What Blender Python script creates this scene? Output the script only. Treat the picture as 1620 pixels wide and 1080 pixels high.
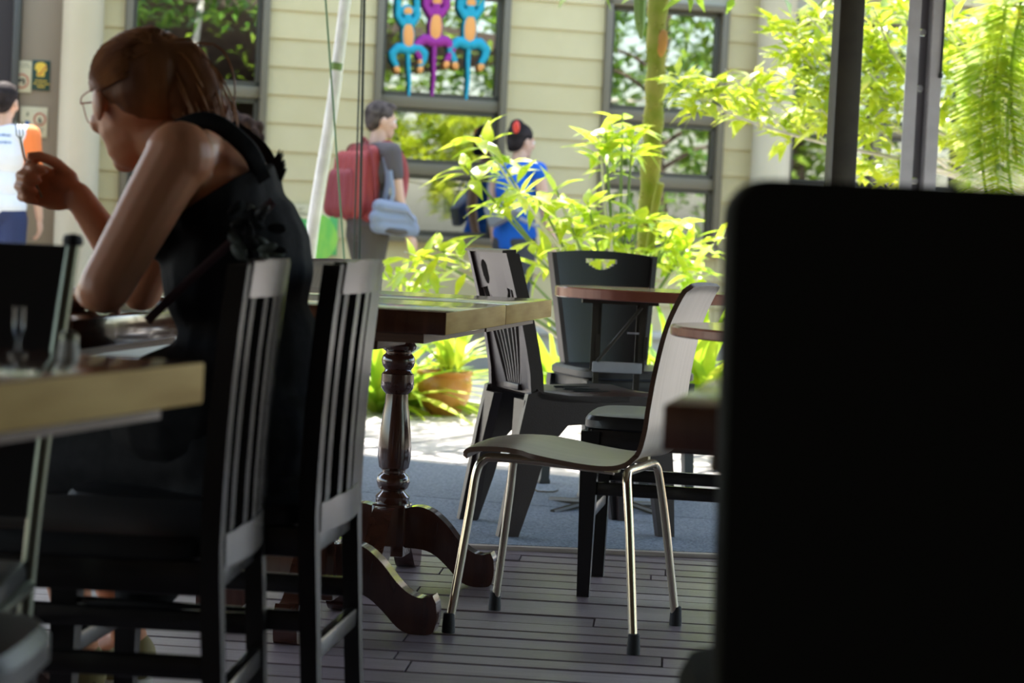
import bpy, bmesh, math, random
from mathutils import Vector, Matrix, Euler, noise
random.seed(7)
C = bpy.context.scene.collection
for o in list(bpy.data.objects): bpy.data.objects.remove(o)

# ------------------------------------------------------------------ camera
FPX, HC, ROLL, PITCH = 3500.0, 0.92, 0.047, math.atan(159.8/3500.0)
cam = bpy.data.cameras.new('camera'); camo = bpy.data.objects.new('camera', cam); C.objects.link(camo)
cam.sensor_width = 36.0; cam.lens = FPX/1620.0*36.0
RC = Matrix.Rotation(math.pi/2-PITCH, 3, 'X') @ Matrix.Rotation(ROLL, 3, 'Z')
camo.matrix_world = Matrix.Translation((0, 0, HC)) @ RC.to_4x4()
cam.clip_start = .05; cam.clip_end = 200
cam.dof.use_dof = True; cam.dof.focus_distance = 5.7; cam.dof.aperture_fstop = 4.8
bpy.context.scene.camera = camo

# ------------------------------------------------------------------ sky, sun, exposure
w = bpy.data.worlds.new('world'); bpy.context.scene.world = w; w.use_nodes = True
nt = w.node_tree; bg = nt.nodes['Background']
sky = nt.nodes.new('ShaderNodeTexSky'); sky.sky_type = 'NISHITA'; sky.sun_disc = False
SUN_EL, SUN_AZ = math.radians(60), math.radians(14)      # azimuth from +Y (behind the house) towards -X
sky.sun_elevation = SUN_EL; sky.sun_rotation = -SUN_AZ; sky.air_density = 1.2; sky.dust_density = 3.0; sky.ozone_density = 1.0
nt.links.new(sky.outputs[0], bg.inputs[0]); bg.inputs[1].default_value = 0.32
sl = bpy.data.lights.new('sun', 'SUN'); sl.energy = 7.0; sl.angle = math.radians(.6); sl.color = (1, .95, .86)
so = bpy.data.objects.new('sun', sl); C.objects.link(so)
sdir = Vector((-math.sin(SUN_AZ)*math.cos(SUN_EL), math.cos(SUN_AZ)*math.cos(SUN_EL), math.sin(SUN_EL)))
so.rotation_euler = sdir.to_track_quat('Z', 'Y').to_euler(); so.location = sdir*40
vs = bpy.context.scene.view_settings
vs.view_transform = 'Standard'; vs.look = 'None'; vs.gamma = 1; vs.use_curve_mapping = False; vs.exposure = 1.5

# ------------------------------------------------------------------ pixel -> place (depth always from the floor, wall or known size)
def ray(x, y): return RC @ Vector(((x-810)/FPX, -(y-540)/FPX, -1))
def at(x, y, Y):
    d = ray(x, y); return Vector((0, 0, HC)) + d*(Y/d.y)
def onz(x, y, z=0.0):
    d = ray(x, y); return Vector((0, 0, HC)) + d*((z-HC)/d.z)

# ------------------------------------------------------------------ materials
def mat(name, col, rough=.5, metal=0, col2=None, scale=12, stretch=(1, 1, 1), bump=0, spec=.5, detail=4, sss=0, coat=0, rnd=0):
    m = bpy.data.materials.new(name); m.use_nodes = True; n = m.node_tree.nodes; L = m.node_tree.links
    p = n['Principled BSDF']; p.inputs['Base Color'].default_value = (*col, 1); p.inputs['Roughness'].default_value = rough
    p.inputs['Metallic'].default_value = metal; p.inputs['Specular IOR Level'].default_value = spec
    if coat: p.inputs['Coat Weight'].default_value = coat; p.inputs['Coat Roughness'].default_value = .08
    if sss:
        p.inputs['Subsurface Weight'].default_value = sss; p.inputs['Subsurface Radius'].default_value = (1, .25, .12); p.inputs['Subsurface Scale'].default_value = .012
    if col2 or bump:
        tc = n.new('ShaderNodeTexCoord'); mp = n.new('ShaderNodeMapping'); mp.inputs['Scale'].default_value = stretch
        L.new(tc.outputs['Object'], mp.inputs['Vector']); vec = mp.outputs[0]
        if rnd:
            oi = n.new('ShaderNodeObjectInfo'); ad = n.new('ShaderNodeVectorMath'); ad.operation = 'MULTIPLY_ADD'
            ad.inputs[1].default_value = (37, 17, 23); L.new(oi.outputs['Random'], ad.inputs[0]); L.new(vec, ad.inputs[2]); vec = ad.outputs[0]
        t = n.new('ShaderNodeTexNoise'); t.inputs['Scale'].default_value = scale; t.inputs['Detail'].default_value = detail; L.new(vec, t.inputs['Vector'])
        if col2:
            r = n.new('ShaderNodeValToRGB'); r.color_ramp.elements[0].position = .35; r.color_ramp.elements[1].position = .66
            r.color_ramp.elements[0].color = (*col, 1); r.color_ramp.elements[1].color = (*col2, 1)
            L.new(t.outputs['Fac'], r.inputs[0]); out = r.outputs[0]
            if rnd:
                hs = n.new('ShaderNodeHueSaturation'); mr = n.new('ShaderNodeMapRange'); mr.inputs[3].default_value = 1-rnd; mr.inputs[4].default_value = 1+rnd
                L.new(oi.outputs['Random'], mr.inputs[0]); L.new(mr.outputs[0], hs.inputs['Value']); L.new(out, hs.inputs['Color']); out = hs.outputs[0]
            L.new(out, p.inputs['Base Color'])
        if bump:
            b = n.new('ShaderNodeBump'); b.inputs['Strength'].default_value = bump; b.inputs['Distance'].default_value = .004
            L.new(t.outputs['Fac'], b.inputs['Height']); L.new(b.outputs[0], p.inputs['Normal'])
    return m
def leafmat(name, cols, trans=.45, rough=.35):
    m = bpy.data.materials.new(name); m.use_nodes = True; n = m.node_tree.nodes; L = m.node_tree.links
    p = n['Principled BSDF']; p.inputs['Roughness'].default_value = rough
    oi = n.new('ShaderNodeObjectInfo'); tc = n.new('ShaderNodeTexCoord'); t = n.new('ShaderNodeTexNoise'); t.inputs['Scale'].default_value = 7
    geo = n.new('ShaderNodeNewGeometry'); L.new(geo.outputs['Position'], t.inputs['Vector'])
    a = n.new('ShaderNodeMath'); a.operation = 'MULTIPLY_ADD'; a.inputs[1].default_value = .55; L.new(oi.outputs['Random'], a.inputs[0])
    mr = n.new('ShaderNodeMapRange'); mr.inputs[1].default_value = .3; mr.inputs[2].default_value = .7; mr.inputs[3].default_value = 0; mr.inputs[4].default_value = .5
    L.new(t.outputs['Fac'], mr.inputs[0]); L.new(mr.outputs[0], a.inputs[2])
    r = n.new('ShaderNodeValToRGB'); el = r.color_ramp.elements
    el[0].color = (*cols[0], 1); el[1].color = (*cols[-1], 1)
    for i, c in enumerate(cols[1:-1]): e = el.new((i+1)/(len(cols)-1)); e.color = (*c, 1)
    L.new(a.outputs[0], r.inputs[0]); L.new(r.outputs[0], p.inputs['Base Color'])
    tr = n.new('ShaderNodeBsdfTranslucent'); L.new(r.outputs[0], tr.inputs[0]); mx = n.new('ShaderNodeMixShader'); mx.inputs[0].default_value = trans
    L.new(p.outputs[0], mx.inputs[1]); L.new(tr.outputs[0], mx.inputs[2]); L.new(mx.outputs[0], n['Material Output'].inputs[0])
    return m
def glassmat(name, refl, tint):
    m = bpy.data.materials.new(name); m.use_nodes = True; n = m.node_tree.nodes; L = m.node_tree.links; n.remove(n['Principled BSDF'])
    g = n.new('ShaderNodeBsdfGlossy'); g.inputs['Roughness'].default_value = .01; t = n.new('ShaderNodeBsdfTransparent'); t.inputs[0].default_value = (*tint, 1)
    mx = n.new('ShaderNodeMixShader'); mx.inputs[0].default_value = refl
    L.new(t.outputs[0], mx.inputs[1]); L.new(g.outputs[0], mx.inputs[2]); L.new(mx.outputs[0], n['Material Output'].inputs[0])
    return m
M = {}
M['plank'] = mat('deck_plank', (.17, .128, .136), .31, col2=(.33, .265, .28), scale=5, stretch=(1.2, 14, 6), bump=.35, rnd=.16, spec=.6)
M['terrace'] = mat('terrace_plank', (.40, .36, .34), .6, col2=(.56, .52, .50), scale=5, stretch=(14, 1.2, 6), bump=.3, rnd=.08)
M['dark'] = mat('dark_ground', (.012, .010, .009), .9)
M['ground'] = mat('ground', (.36, .33, .28), .85, col2=(.48, .45, .40), scale=3)
M['soil'] = mat('soil', (.06, .045, .03), .95, col2=(.13, .10, .06), scale=9, bump=.6)
M['carpet'] = mat('carpet', (.11, .135, .17), .95, col2=(.25, .29, .345), scale=130, bump=1.0, detail=2)
M['batten'] = mat('batten', (.36, .28, .24), .5, col2=(.5, .42, .37), scale=8, stretch=(1, 9, 9))
M['ceil'] = mat('ceiling_boards', (.10, .075, .055), .7)
M['siding'] = mat('siding', (.54, .44, .22), .6, col2=(.58, .48, .255), scale=2.5, rnd=.03)
M['wallcore'] = mat('wall_core', (.48, .43, .32), .8)
M['found'] = mat('foundation', (.46, .42, .35), .8, col2=(.52, .48, .41), scale=3)
M['column'] = mat('column', (.50, .42, .27), .6, col2=(.54, .455, .30), scale=2)
M['frame'] = mat('window_frame', (.155, .125, .075), .45)
M['sash'] = mat('window_sash', (.062, .052, .036), .4)
M['glass'] = glassmat('window_glass', .36, (.75, .78, .72))
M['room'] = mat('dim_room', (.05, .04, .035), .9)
M['taupe'] = mat('taupe_panel', (.27, .20, .12), .6)
M['black'] = mat('black_lacquer', (.0085, .0075, .007), .26, spec=.5, col2=(.013, .011, .010), scale=6, stretch=(9, 9, 1))
M['vinyl'] = mat('black_vinyl', (.012, .012, .013), .38, bump=.15, scale=160)
M['fabric'] = mat('black_fabric', (.022, .021, .016), .9, bump=.4, scale=240, spec=.1)
M['brownpl'] = mat('brown_plastic', (.040, .026, .024), .36, bump=.12, scale=260)
M['greypl'] = mat('charcoal_plastic', (.014, .0125, .0125), .38, bump=.12, scale=260)
M['chrome'] = mat('chrome', (.62, .55, .42), .17, 1.0)
M['steel'] = mat('dull_steel', (.21, .22, .17), .34, 1.0)
M['rubber'] = mat('rubber', (.015, .013, .012), .7)
M['veneer'] = mat('pale_veneer', (.37, .305, .225), .32, col2=(.42, .35, .265), scale=4, stretch=(1, 14, 1), bump=.06)
M['plyedge'] = mat('ply_edge', (.085, .038, .018), .5, col2=(.12, .055, .026), scale=30, stretch=(1, 1, 8))
M['stain'] = mat('stained_wood', (.060, .020, .010), .16, col2=(.10, .035, .017), scale=5, stretch=(9, 1, 1), coat=.6)
M['turned'] = mat('turned_wood', (.042, .014, .009), .16, col2=(.070, .024, .014), scale=5, stretch=(6, 6, 1), coat=.7)
M['rawedge'] = mat('raw_wood_edge', (.42, .265, .085), .75, col2=(.56, .38, .14), scale=4, stretch=(8, 1, 8), bump=.1, spec=.12)
M['redtop'] = mat('red_wood', (.27, .075, .045), .25, col2=(.36, .11, .068), scale=5, stretch=(1, 8, 1), coat=.5)
M['darktop'] = mat('dark_wood', (.03, .02, .015), .2, col2=(.05, .033, .023), scale=5, stretch=(8, 1, 1), coat=.5)
M['skin'] = mat('skin', (.48, .195, .095), .45, col2=(.54, .235, .125), scale=6, sss=.25, bump=.03)
M['skin_far'] = mat('skin_far', (.60, .36, .25), .5)
M['hair_auburn'] = mat('auburn_hair', (.085, .028, .010), .5, spec=.25, col2=(.26, .10, .034), scale=14, stretch=(1, 1, .25), bump=1.0, detail=6)
M['hair_strand'] = mat('auburn_strand', (.15, .05, .017), .4, spec=.35, col2=(.36, .15, .05), scale=14)  # lighter than the hair mass: rim light put into the strand colour
M['hair_dark'] = mat('dark_hair', (.014, .010, .009), .75, spec=.12, col2=(.04, .03, .028), scale=18, bump=1.0)
M['hair_curly'] = mat('curly_hair', (.010, .005, .004), .8, spec=.1, col2=(.038, .02, .013), scale=22, bump=1.0)
M['hair_grey'] = mat('grey_brown_hair', (.04, .03, .026), .75, spec=.15, col2=(.11, .085, .075), scale=24, bump=1.0)
M['dress'] = mat('black_dress', (.0075, .0075, .008), .85, col2=(.014, .013, .014), scale=40, bump=.5, spec=.2)
M['mauve'] = mat('mauve_strap', (.06, .022, .026), .6)
M['scarfgrey'] = mat('grey_green_scarf', (.10, .12, .10), .55, col2=(.02, .02, .02), scale=12)
M['white_shirt'] = mat('white_shirt', (.80, .80, .82), .8)
M['orange'] = mat('orange_cloth', (.90, .22, .05), .8)
M['navy'] = mat('navy_cloth', (.02, .03, .09), .8)
M['greyshirt'] = mat('grey_shirt', (.085, .07, .07), .85, bump=.3, scale=20)
M['olive'] = mat('olive_trousers', (.075, .06, .045), .85, bump=.3, scale=20)
M['redpack'] = mat('red_pack', (.30, .034, .03), .6, bump=.3, scale=20)
M['redpack2'] = mat('red_pack_dark', (.22, .025, .028), .6)
M['bluegrey'] = mat('blue_grey_nylon', (.19, .22, .29), .55, bump=.2, scale=24)
M['greynylon'] = mat('grey_nylon', (.23, .235, .25), .55)
M['bluetop'] = mat('blue_top', (.0, .10, .50), .8, bump=.2, scale=20)
M['charcoal'] = mat('charcoal_cloth', (.045, .045, .05), .85, bump=.3, scale=20)
M['palegrey'] = mat('pale_grey_cloth', (.50, .51, .53), .85)
M['shoe'] = mat('black_shoe', (.02, .02, .02), .6)
M['sneaker'] = mat('olive_sneaker', (.22, .17, .06), .7)
M['lightsole'] = mat('pale_sole', (.55, .52, .45), .6)
M['redclip'] = mat('red_clip', (.75, .06, .03), .4)
M['cream'] = mat('sign_cream', (.62, .54, .33), .5)
M['signgreen'] = mat('sign_green', (.012, .045, .025), .5)
M['signyellow'] = mat('sign_yellow', (.80, .52, .05), .5)
M['signred'] = mat('sign_red', (.45, .05, .03), .5)
M['ink'] = mat('ink', (.03, .028, .02), .6)
M['inkblue'] = mat('ink_blue', (.03, .10, .25), .6)
M['inkgrey'] = mat('ink_grey', (.17, .15, .09), .6)
M['postergreen'] = mat('poster_green', (.09, .40, .10), .6)
M['posterleaf'] = mat('poster_leaf', (.34, .62, .07), .6, col2=(.16, .50, .07), scale=14, stretch=(1, 1, .3))
M['bark'] = mat('white_bark', (.66, .63, .59), .7, col2=(.86, .83, .78), scale=16, stretch=(1, 1, .6), bump=.8)
M['moss'] = mat('mossy_bark', (.17, .20, .015), .9, col2=(.28, .25, .06), scale=9, bump=1.2)
M['twig'] = mat('pale_twig', (.58, .53, .45), .7, col2=(.75, .71, .64), scale=20)
M['greenstem'] = mat('green_stem', (.16, .25, .06), .6)
M['trunk'] = mat('brown_trunk', (.08, .055, .035), .9, col2=(.15, .11, .08), scale=14, bump=1)
M['leaf'] = leafmat('yellow_green_leaf', [(.28, .46, .03), (.44, .62, .04), (.66, .74, .05), (.40, .58, .04), (.76, .68, .07)])
M['leaf2'] = leafmat('bright_leaf', [(.42, .55, .04), (.64, .72, .05), (.34, .48, .04), (.78, .76, .12)])
M['leaf3'] = leafmat('deep_leaf', [(.05, .13, .015), (.10, .22, .02), (.24, .36, .03), (.06, .14, .02)], .35)
M['strap'] = leafmat('strap_leaf', [(.16, .34, .02), (.34, .48, .03), (.58, .60, .06)])
M['pot'] = mat('ochre_pot', (.42, .16, .03), .35, col2=(.55, .27, .05), scale=6)
M['postdark'] = mat('dark_post', (.035, .028, .018), .55, col2=(.05, .042, .026), scale=10)
M['galv'] = mat('galvanised', (.46, .46, .48), .5, 0, col2=(.55, .55, .57), scale=10)
M['galv_dark'] = mat('galvanised_web', (.20, .19, .21), .6, 0)
M['cable'] = mat('dark_cable', (.02, .03, .02), .6)
M['cablegreen'] = mat('green_cable', (.16, .30, .14), .6)
M['teal'] = mat('teal_felt', (.02, .34, .45), .9)
M['purple'] = mat('purple_felt', (.33, .03, .26), .9)
M['orangefelt'] = mat('orange_felt', (.85, .36, .10), .9)
M['clear'] = glassmat('drinking_glass', .07, (.88, .90, .92))
M['rust'] = mat('scar_wood', (.45, .20, .06), .8)

# ------------------------------------------------------------------ mesh builder
class G:
    def __init__(s): s.b = bmesh.new(); s.mi = 0
    def _new(s, fs):
        for f in fs: f.material_index = s.mi
    def box(s, c, d, rot=None, bev=0):
        r = bmesh.ops.create_cube(s.b, size=1); vs_ = r['verts']
        m = Matrix.Translation(c) @ (rot.to_4x4() if rot else Matrix()) @ Matrix.Diagonal((*d, 1))
        bmesh.ops.transform(s.b, matrix=m, verts=vs_)
        fs = {f for v in vs_ for f in v.link_faces}
        if bev:
            es = {e for v in vs_ for e in v.link_edges}
            rr = bmesh.ops.bevel(s.b, geom=list(es), offset=bev, segments=2, affect='EDGES', profile=.5)
            fs = {f for f in fs if f.is_valid} | set(rr['faces'])
        s._new(fs); return s
    def rings(s, rs, closed=True, cap=True):
        vv = [[s.b.verts.new(p) for p in r] for r in rs]; n = len(rs[0]); fs = []
        for a, b in zip(vv, vv[1:]):
            for i in range(n if closed else n-1):
                j = (i+1) % n
                try: fs.append(s.b.faces.new((a[i], a[j], b[j], b[i])))
                except ValueError: pass
        if cap and closed:
            fs.append(s.b.faces.new(vv[0][::-1])); fs.append(s.b.faces.new(vv[-1]))
        s._new(fs); return s
    def tube(s, pts, r, n=10, sx=1.0):
        pts = [Vector(p) for p in pts]; k = len(pts); rr = r if isinstance(r, (list, tuple)) else [r]*k
        tg = [(pts[min(i+1, k-1)]-pts[max(i-1, 0)]).normalized() for i in range(k)]
        ref = Vector((0, 0, 1)) if abs(tg[0].z) < .9 else Vector((0, 1, 0))
        u = tg[0].cross(ref).normalized(); rs = []
        for i in range(k):
            u = (u-tg[i]*u.dot(tg[i])).normalized(); v = tg[i].cross(u)
            rs.append([pts[i]+(u*math.cos(2*math.pi*j/n)*sx+v*math.sin(2*math.pi*j/n))*rr[i] for j in range(n)])
        return s.rings(rs)
    def lathe(s, prof, c=(0, 0, 0), n=24):
        c = Vector(c)
        return s.rings([[c+Vector((r*math.cos(2*math.pi*j/n), r*math.sin(2*math.pi*j/n), z)) for j in range(n)] for r, z in prof])
    def prism(s, poly, t, mtx):
        """polygon in local XY, extruded +-t/2 along local Z, placed with mtx"""
        a = [s.b.verts.new(mtx @ Vector((x, y, -t/2))) for x, y in poly]; b = [s.b.verts.new(mtx @ Vector((x, y, t/2))) for x, y in poly]
        n = len(poly); fs = [s.b.faces.new(a[::-1]), s.b.faces.new(b)]
        for i in range(n): fs.append(s.b.faces.new((a[i], a[(i+1) % n], b[(i+1) % n], b[i])))
        s._new(fs); return s
    def ell(s, c, r, rot=None, seg=16):
        q = bmesh.ops.create_uvsphere(s.b, u_segments=seg, v_segments=max(6, seg//2), radius=1)
        bmesh.ops.transform(s.b, matrix=Matrix.Translation(c) @ (rot.to_4x4() if rot else Matrix()) @ Matrix.Diagonal((*r, 1)), verts=q['verts'])
        s._new({f for v in q['verts'] for f in v.link_faces}); return s
    def cap(s, p0, p1, r0, r1, n=14):
        p0, p1 = Vector(p0), Vector(p1); ax = p1-p0; L = ax.length or 1e-6; t = ax/L
        u = t.orthogonal().normalized(); v = t.cross(u); st = []
        for a in (-88, -60, -30): st.append((p0+t*r0*math.sin(math.radians(a)), r0*math.cos(math.radians(a))))
        for q in (0, .33, .67, 1): st.append((p0+ax*q, r0+(r1-r0)*q))
        for a in (30, 60, 88): st.append((p1+t*r1*math.sin(math.radians(a)), r1*math.cos(math.radians(a))))
        return s.rings([[c+(u*math.cos(2*math.pi*j/n)+v*math.sin(2*math.pi*j/n))*r for j in range(n)] for c, r in st])
    def mesh(s, name, mats, ang=35):
        bmesh.ops.remove_doubles(s.b, verts=s.b.verts, dist=1e-6)
        bmesh.ops.recalc_face_normals(s.b, faces=s.b.faces)
        for f in s.b.faces: f.smooth = True
        ca = math.radians(ang)
        for e in s.b.edges: e.smooth = len(e.link_faces) == 2 and e.calc_face_angle(0) < ca
        me = bpy.data.meshes.new(name); s.b.to_mesh(me); s.b.free()
        for m_ in (mats if isinstance(mats, (list, tuple)) else [mats]): me.materials.append(M[m_])
        return me
    def obj(s, name, mats, parent=None, ang=35):
        return link(name, s.mesh(name, mats, ang), parent)
def link(name, me, parent=None, loc=None, rz=None):
    o = bpy.data.objects.new(name, me); C.objects.link(o)
    if parent: o.parent = parent
    if loc is not None: o.location = loc
    if rz is not None: o.rotation_euler = (0, 0, rz)
    return o
def tag(o, label=None, cat=None, group=None, kind=None):
    if label: o['label'] = label
    if cat: o['category'] = cat
    if group: o['group'] = group
    if kind: o['kind'] = kind
    return o
def thing(name, label, cat, loc=(0, 0, 0), rz=0, group=None):
    return tag(link(name, None, None, loc, rz), label, cat, group)
def copytree(root, loc, rz, label, group=None):
    r = root.copy(); C.objects.link(r); r.location = loc; r.rotation_euler = (0, 0, rz); tag(r, label, None, group)
    for ch in list(root.children):
        c = ch.copy(); C.objects.link(c); c.parent = r
        for g in ch.children:
            d = g.copy(); C.objects.link(d); d.parent = c
    return r
def bez(pts, n=8):
    """Catmull-Rom through pts"""
    P = [Vector(p) for p in pts]; P = [P[0]*2-P[1]]+P+[P[-1]*2-P[-2]]; out = []
    for i in range(1, len(P)-2):
        for k in range(n):
            t = k/n; a, b, c, d = P[i-1:i+3]
            out.append(.5*((2*b)+(c-a)*t+(2*a-5*b+4*c-d)*t*t+(3*b-a-3*c+d)*t**3))
    return out+[P[-2]]
def blob(name, prims, vox, m, parent=None, smooth=6, cut=None, warp=None):
    """closed tapered capsules and ellipsoids fused into one continuous surface"""
    g = G()
    for p in prims:
        if p[0] == 'c': g.cap(*p[1:])
        elif p[0] == 'e': g.ell(*p[1:])
        elif p[0] == 'p':
            pts, rr = p[1], p[2]
            for i in range(len(pts)-1): g.cap(pts[i], pts[i+1], rr[i], rr[i+1])
    bmesh.ops.recalc_face_normals(g.b, faces=g.b.faces)
    me = bpy.data.meshes.new('tmp'); g.b.to_mesh(me); g.b.free()
    o = bpy.data.objects.new('tmp', me); C.objects.link(o)
    r = o.modifiers.new('r', 'REMESH'); r.mode = 'VOXEL'; r.voxel_size = vox; r.use_smooth_shade = True
    s_ = o.modifiers.new('s', 'SMOOTH'); s_.factor = .5; s_.iterations = smooth
    me2 = bpy.data.meshes.new_from_object(o.evaluated_get(bpy.context.evaluated_depsgraph_get()))
    bpy.data.objects.remove(o); bpy.data.meshes.remove(me)
    if cut or warp:
        b = bmesh.new(); b.from_mesh(me2)
        for co, no in (cut or []): bmesh.ops.bisect_plane(b, geom=b.verts[:]+b.edges[:]+b.faces[:], plane_co=co, plane_no=no, clear_outer=True)
        if warp:
            for v in b.verts: v.co = warp(v.co)
        b.to_mesh(me2); b.free()
    me2.name = name; me2.materials.clear(); me2.materials.append(M[m]); me2.polygons.foreach_set('use_smooth', [True]*len(me2.polygons))
    return link(name, me2, parent)

# ================================================================== SETTING
def struct(o): return tag(o, kind='structure')
# house facade: its own frame, x along the wall, -y out of the wall
WA = math.radians(14.0); W0 = Vector((0, 15.7, 0))
WM = Matrix.Translation(W0) @ Matrix.Rotation(WA, 4, 'Z'); WI = WM.inverted()
def wl(x, y, off=0.0):
    o = WI @ Vector((0, 0, HC)); d = WI.to_3x3() @ ray(x, y); p = o+d*((-off-o.y)/d.y); return p.x, p.z
ZS, ZT = .90, 2.67
wins = []
for xa, xb, yy in ((197, 425, 60), (592, 802, 100), (953, 1147, 100), (1240, 1525, 200)):
    wins.append((wl(xa, yy)[0], wl(xb, yy)[0]))
TX0, TX1, WH = -4.6, 5.2, 5.1  # WH: unseen upper wall added so the facade's shadow covers the people
colL = wl(125, 150)[0]; colR = wl(1209, 150)[0]
PAN0, PAN1 = wl(30, 150)[0], colL-.1         # taupe panel left of the column
g = G(); edges = [PAN1]+[e for w_ in wins for e in w_]+[TX1]
for a, b in zip(edges[0::2], edges[1::2]): g.box(((a+b)/2, .11, WH/2), (b-a, .18, WH))
for a, b in wins:
    g.box(((a+b)/2, .11, ZS/2), (b-a, .18, ZS)); g.box(((a+b)/2, .11, (ZT+WH)/2), (b-a, .18, WH-ZT))
wall = struct(g.obj('wall_back', 'wallcore')); wall.matrix_world = WM
# lap siding, one board per course and bay
EXP = .193; z0 = .30; bm_cache = {}
def siding(a, b, z, h=EXP):
    g = G(); mt = Matrix(((0, 0, 1, 0), (1, 0, 0, 0), (0, 1, 0, 0), (0, 0, 0, 1)))
    g.rings([[Vector((x, -.003, z)), Vector((x, -.026, z)), Vector((x, -.012, z+h+.004)), Vector((x, .012, z+h+.004))] for x in (a+.002, b-.002)])
    g.obj('siding_board', 'siding', wall)
zz = z0
while zz < 3.0:
    segs = []; full = not (zz+EXP > ZS and zz < ZT)
    if full: segs = [(PAN1, wins[0][1]+.0), (wins[0][1], wins[1][1]), (wins[1][1], wins[2][1]), (wins[2][1], wins[3][1]), (wins[3][1], TX1)]
    else: segs = [(PAN1, wins[0][0])]+[(wins[i][1], wins[i+1][0]) for i in range(3)]+[(wins[3][1], TX1)]
    hh = EXP
    if zz < ZS < zz+EXP: segs = segs
    for a, b in segs: siding(a, b, zz, hh)
    zz += EXP
g = G(); g.box(((PAN1+TX1)/2, -.05, .135), (TX1-PAN1, .10, .27)); fo = g.obj('foundation', 'found', wall)
g = G(); g.box(((PAN1+TX1)/2, -.07, .29), (TX1-PAN1, .16, .05), bev=.008); g.obj('ledge', 'found', wall)
# dim room behind the panes
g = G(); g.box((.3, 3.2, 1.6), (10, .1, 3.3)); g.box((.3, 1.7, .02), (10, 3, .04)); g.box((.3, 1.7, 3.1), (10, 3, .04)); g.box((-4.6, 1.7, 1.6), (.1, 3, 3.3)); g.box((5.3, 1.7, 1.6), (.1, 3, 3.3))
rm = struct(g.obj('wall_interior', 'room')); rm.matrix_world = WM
for i, (a, b) in enumerate(wins):
    g = G(); c = (a+b)/2; fw = .048
    for x in (a+fw/2, b-fw/2): g.box((x, -.015, (ZS+ZT)/2), (fw, .10, ZT-ZS), bev=.004)
    for z in (ZT-fw/2,): g.box((c, -.015, z), (b-a, .10, fw), bev=.004)
    wo = struct(g.obj('window_%d' % (i+1), 'frame')); wo.matrix_world = WM
    g = G(); g.box((c, -.03, ZS), (b-a+.04, .13, .05), bev=.005); g.obj('sill', 'frame', wo)
    cuts = [(ZS+.03, 1.35), (1.425, 1.81), (1.89, ZT-fw)]
    for z in (1.3875, 1.85):
        g = G(); g.box((c, .01, z), (b-a-2*fw, .07, .078), bev=.004); g.obj('transom', 'frame', wo)
    bays = [(a+fw, b-fw)] if i < 3 else [(a+fw, c-.03), (c+.03, b-fw)]
    if i == 3: g = G(); g.box((c, -.005, (ZS+ZT)/2), (.06, .09, ZT-ZS), bev=.004); g.obj('mullion', 'frame', wo)
    for xa, xb in bays:
        for za, zb in cuts:
            g = G(); s_ = .032
            for x in (xa+s_/2, xb-s_/2): g.box((x, .02, (za+zb)/2), (s_, .045, zb-za))
            for z in (za+s_/2, zb-s_/2): g.box(((xa+xb)/2, .02, z), (xb-xa, .045, s_))
            g.obj('sash', 'sash', wo)
            g = G(); g.box(((xa+xb)/2, .03, (za+zb)/2), (xb-xa-.05, .006, zb-za-.05)); g.obj('pane', 'glass', wo)
# taupe door panel far left; a dark slab beside it paints the opening's shade
g = G(); g.box(((PAN0+PAN1)/2, .02, 1.4), (PAN1-PAN0, .08, 2.8), bev=.006); d1 = struct(g.obj('door_1', 'taupe')); d1.matrix_world = WM
g = G(); g.box((PAN0-.03, .0, 1.4), (.05, .16, 2.8), bev=.006); g.obj('door_jamb', 'sash', d1)
g = G(); g.box((PAN0-.75, .12, 1.5), (1.4, .1, 3.0)); wl2 = struct(g.obj('opening_shade', 'room')); wl2.matrix_world = WM
for i, t in enumerate((colL, colR)):
    g = G(); g.lathe([(.17, 0), (.17, .06), (.15, .08), (.142, .12), (.138, 1.6), (.132, 3.0), (.15, 3.04), (.16, 3.14), (.0, 3.14)], (t, -.2, 0), 32)
    co = struct(g.obj('trim_%d' % (i+1), 'column')); co.matrix_world = WM

# floors
g = G(); g.box((0, 3.3, -.11), (12, 12.8, .10)); fl = struct(g.obj('floor', 'dark'))
BA = math.radians(-4.2); BM = Matrix.Rotation(BA, 4, 'Z')
unit = G().box((0, 0, 0), (1, 1, 1)).mesh('plank', 'plank')
rw = random.Random(3); v = 2.0; row = 0
while v < 6.62:
    wd = .122 if row % 3 else .098; gp = rw.choice((.010, .012, .014, .020))
    x = -1.9-rw.random()*1.5
    while x < 2.2:
        L = 1.5+rw.random()*1.5
        o = link('plank', unit, fl); c = BM @ Vector((x+L/2, v+wd/2, -.0125+rw.uniform(-.0015, .0012)))
        o.matrix_local = Matrix.Translation(c) @ Matrix.Rotation(BA+rw.uniform(-.0012, .0012), 4, 'Z') @ Matrix.Diagonal((L-.005, wd-gp, .025, 1)); x += L
    v += wd; row += 1
g = G(); g.box((0, .0, -.0125), (12, 3.9, .025)); g.obj('rear_boards', 'plank', fl)
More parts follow.
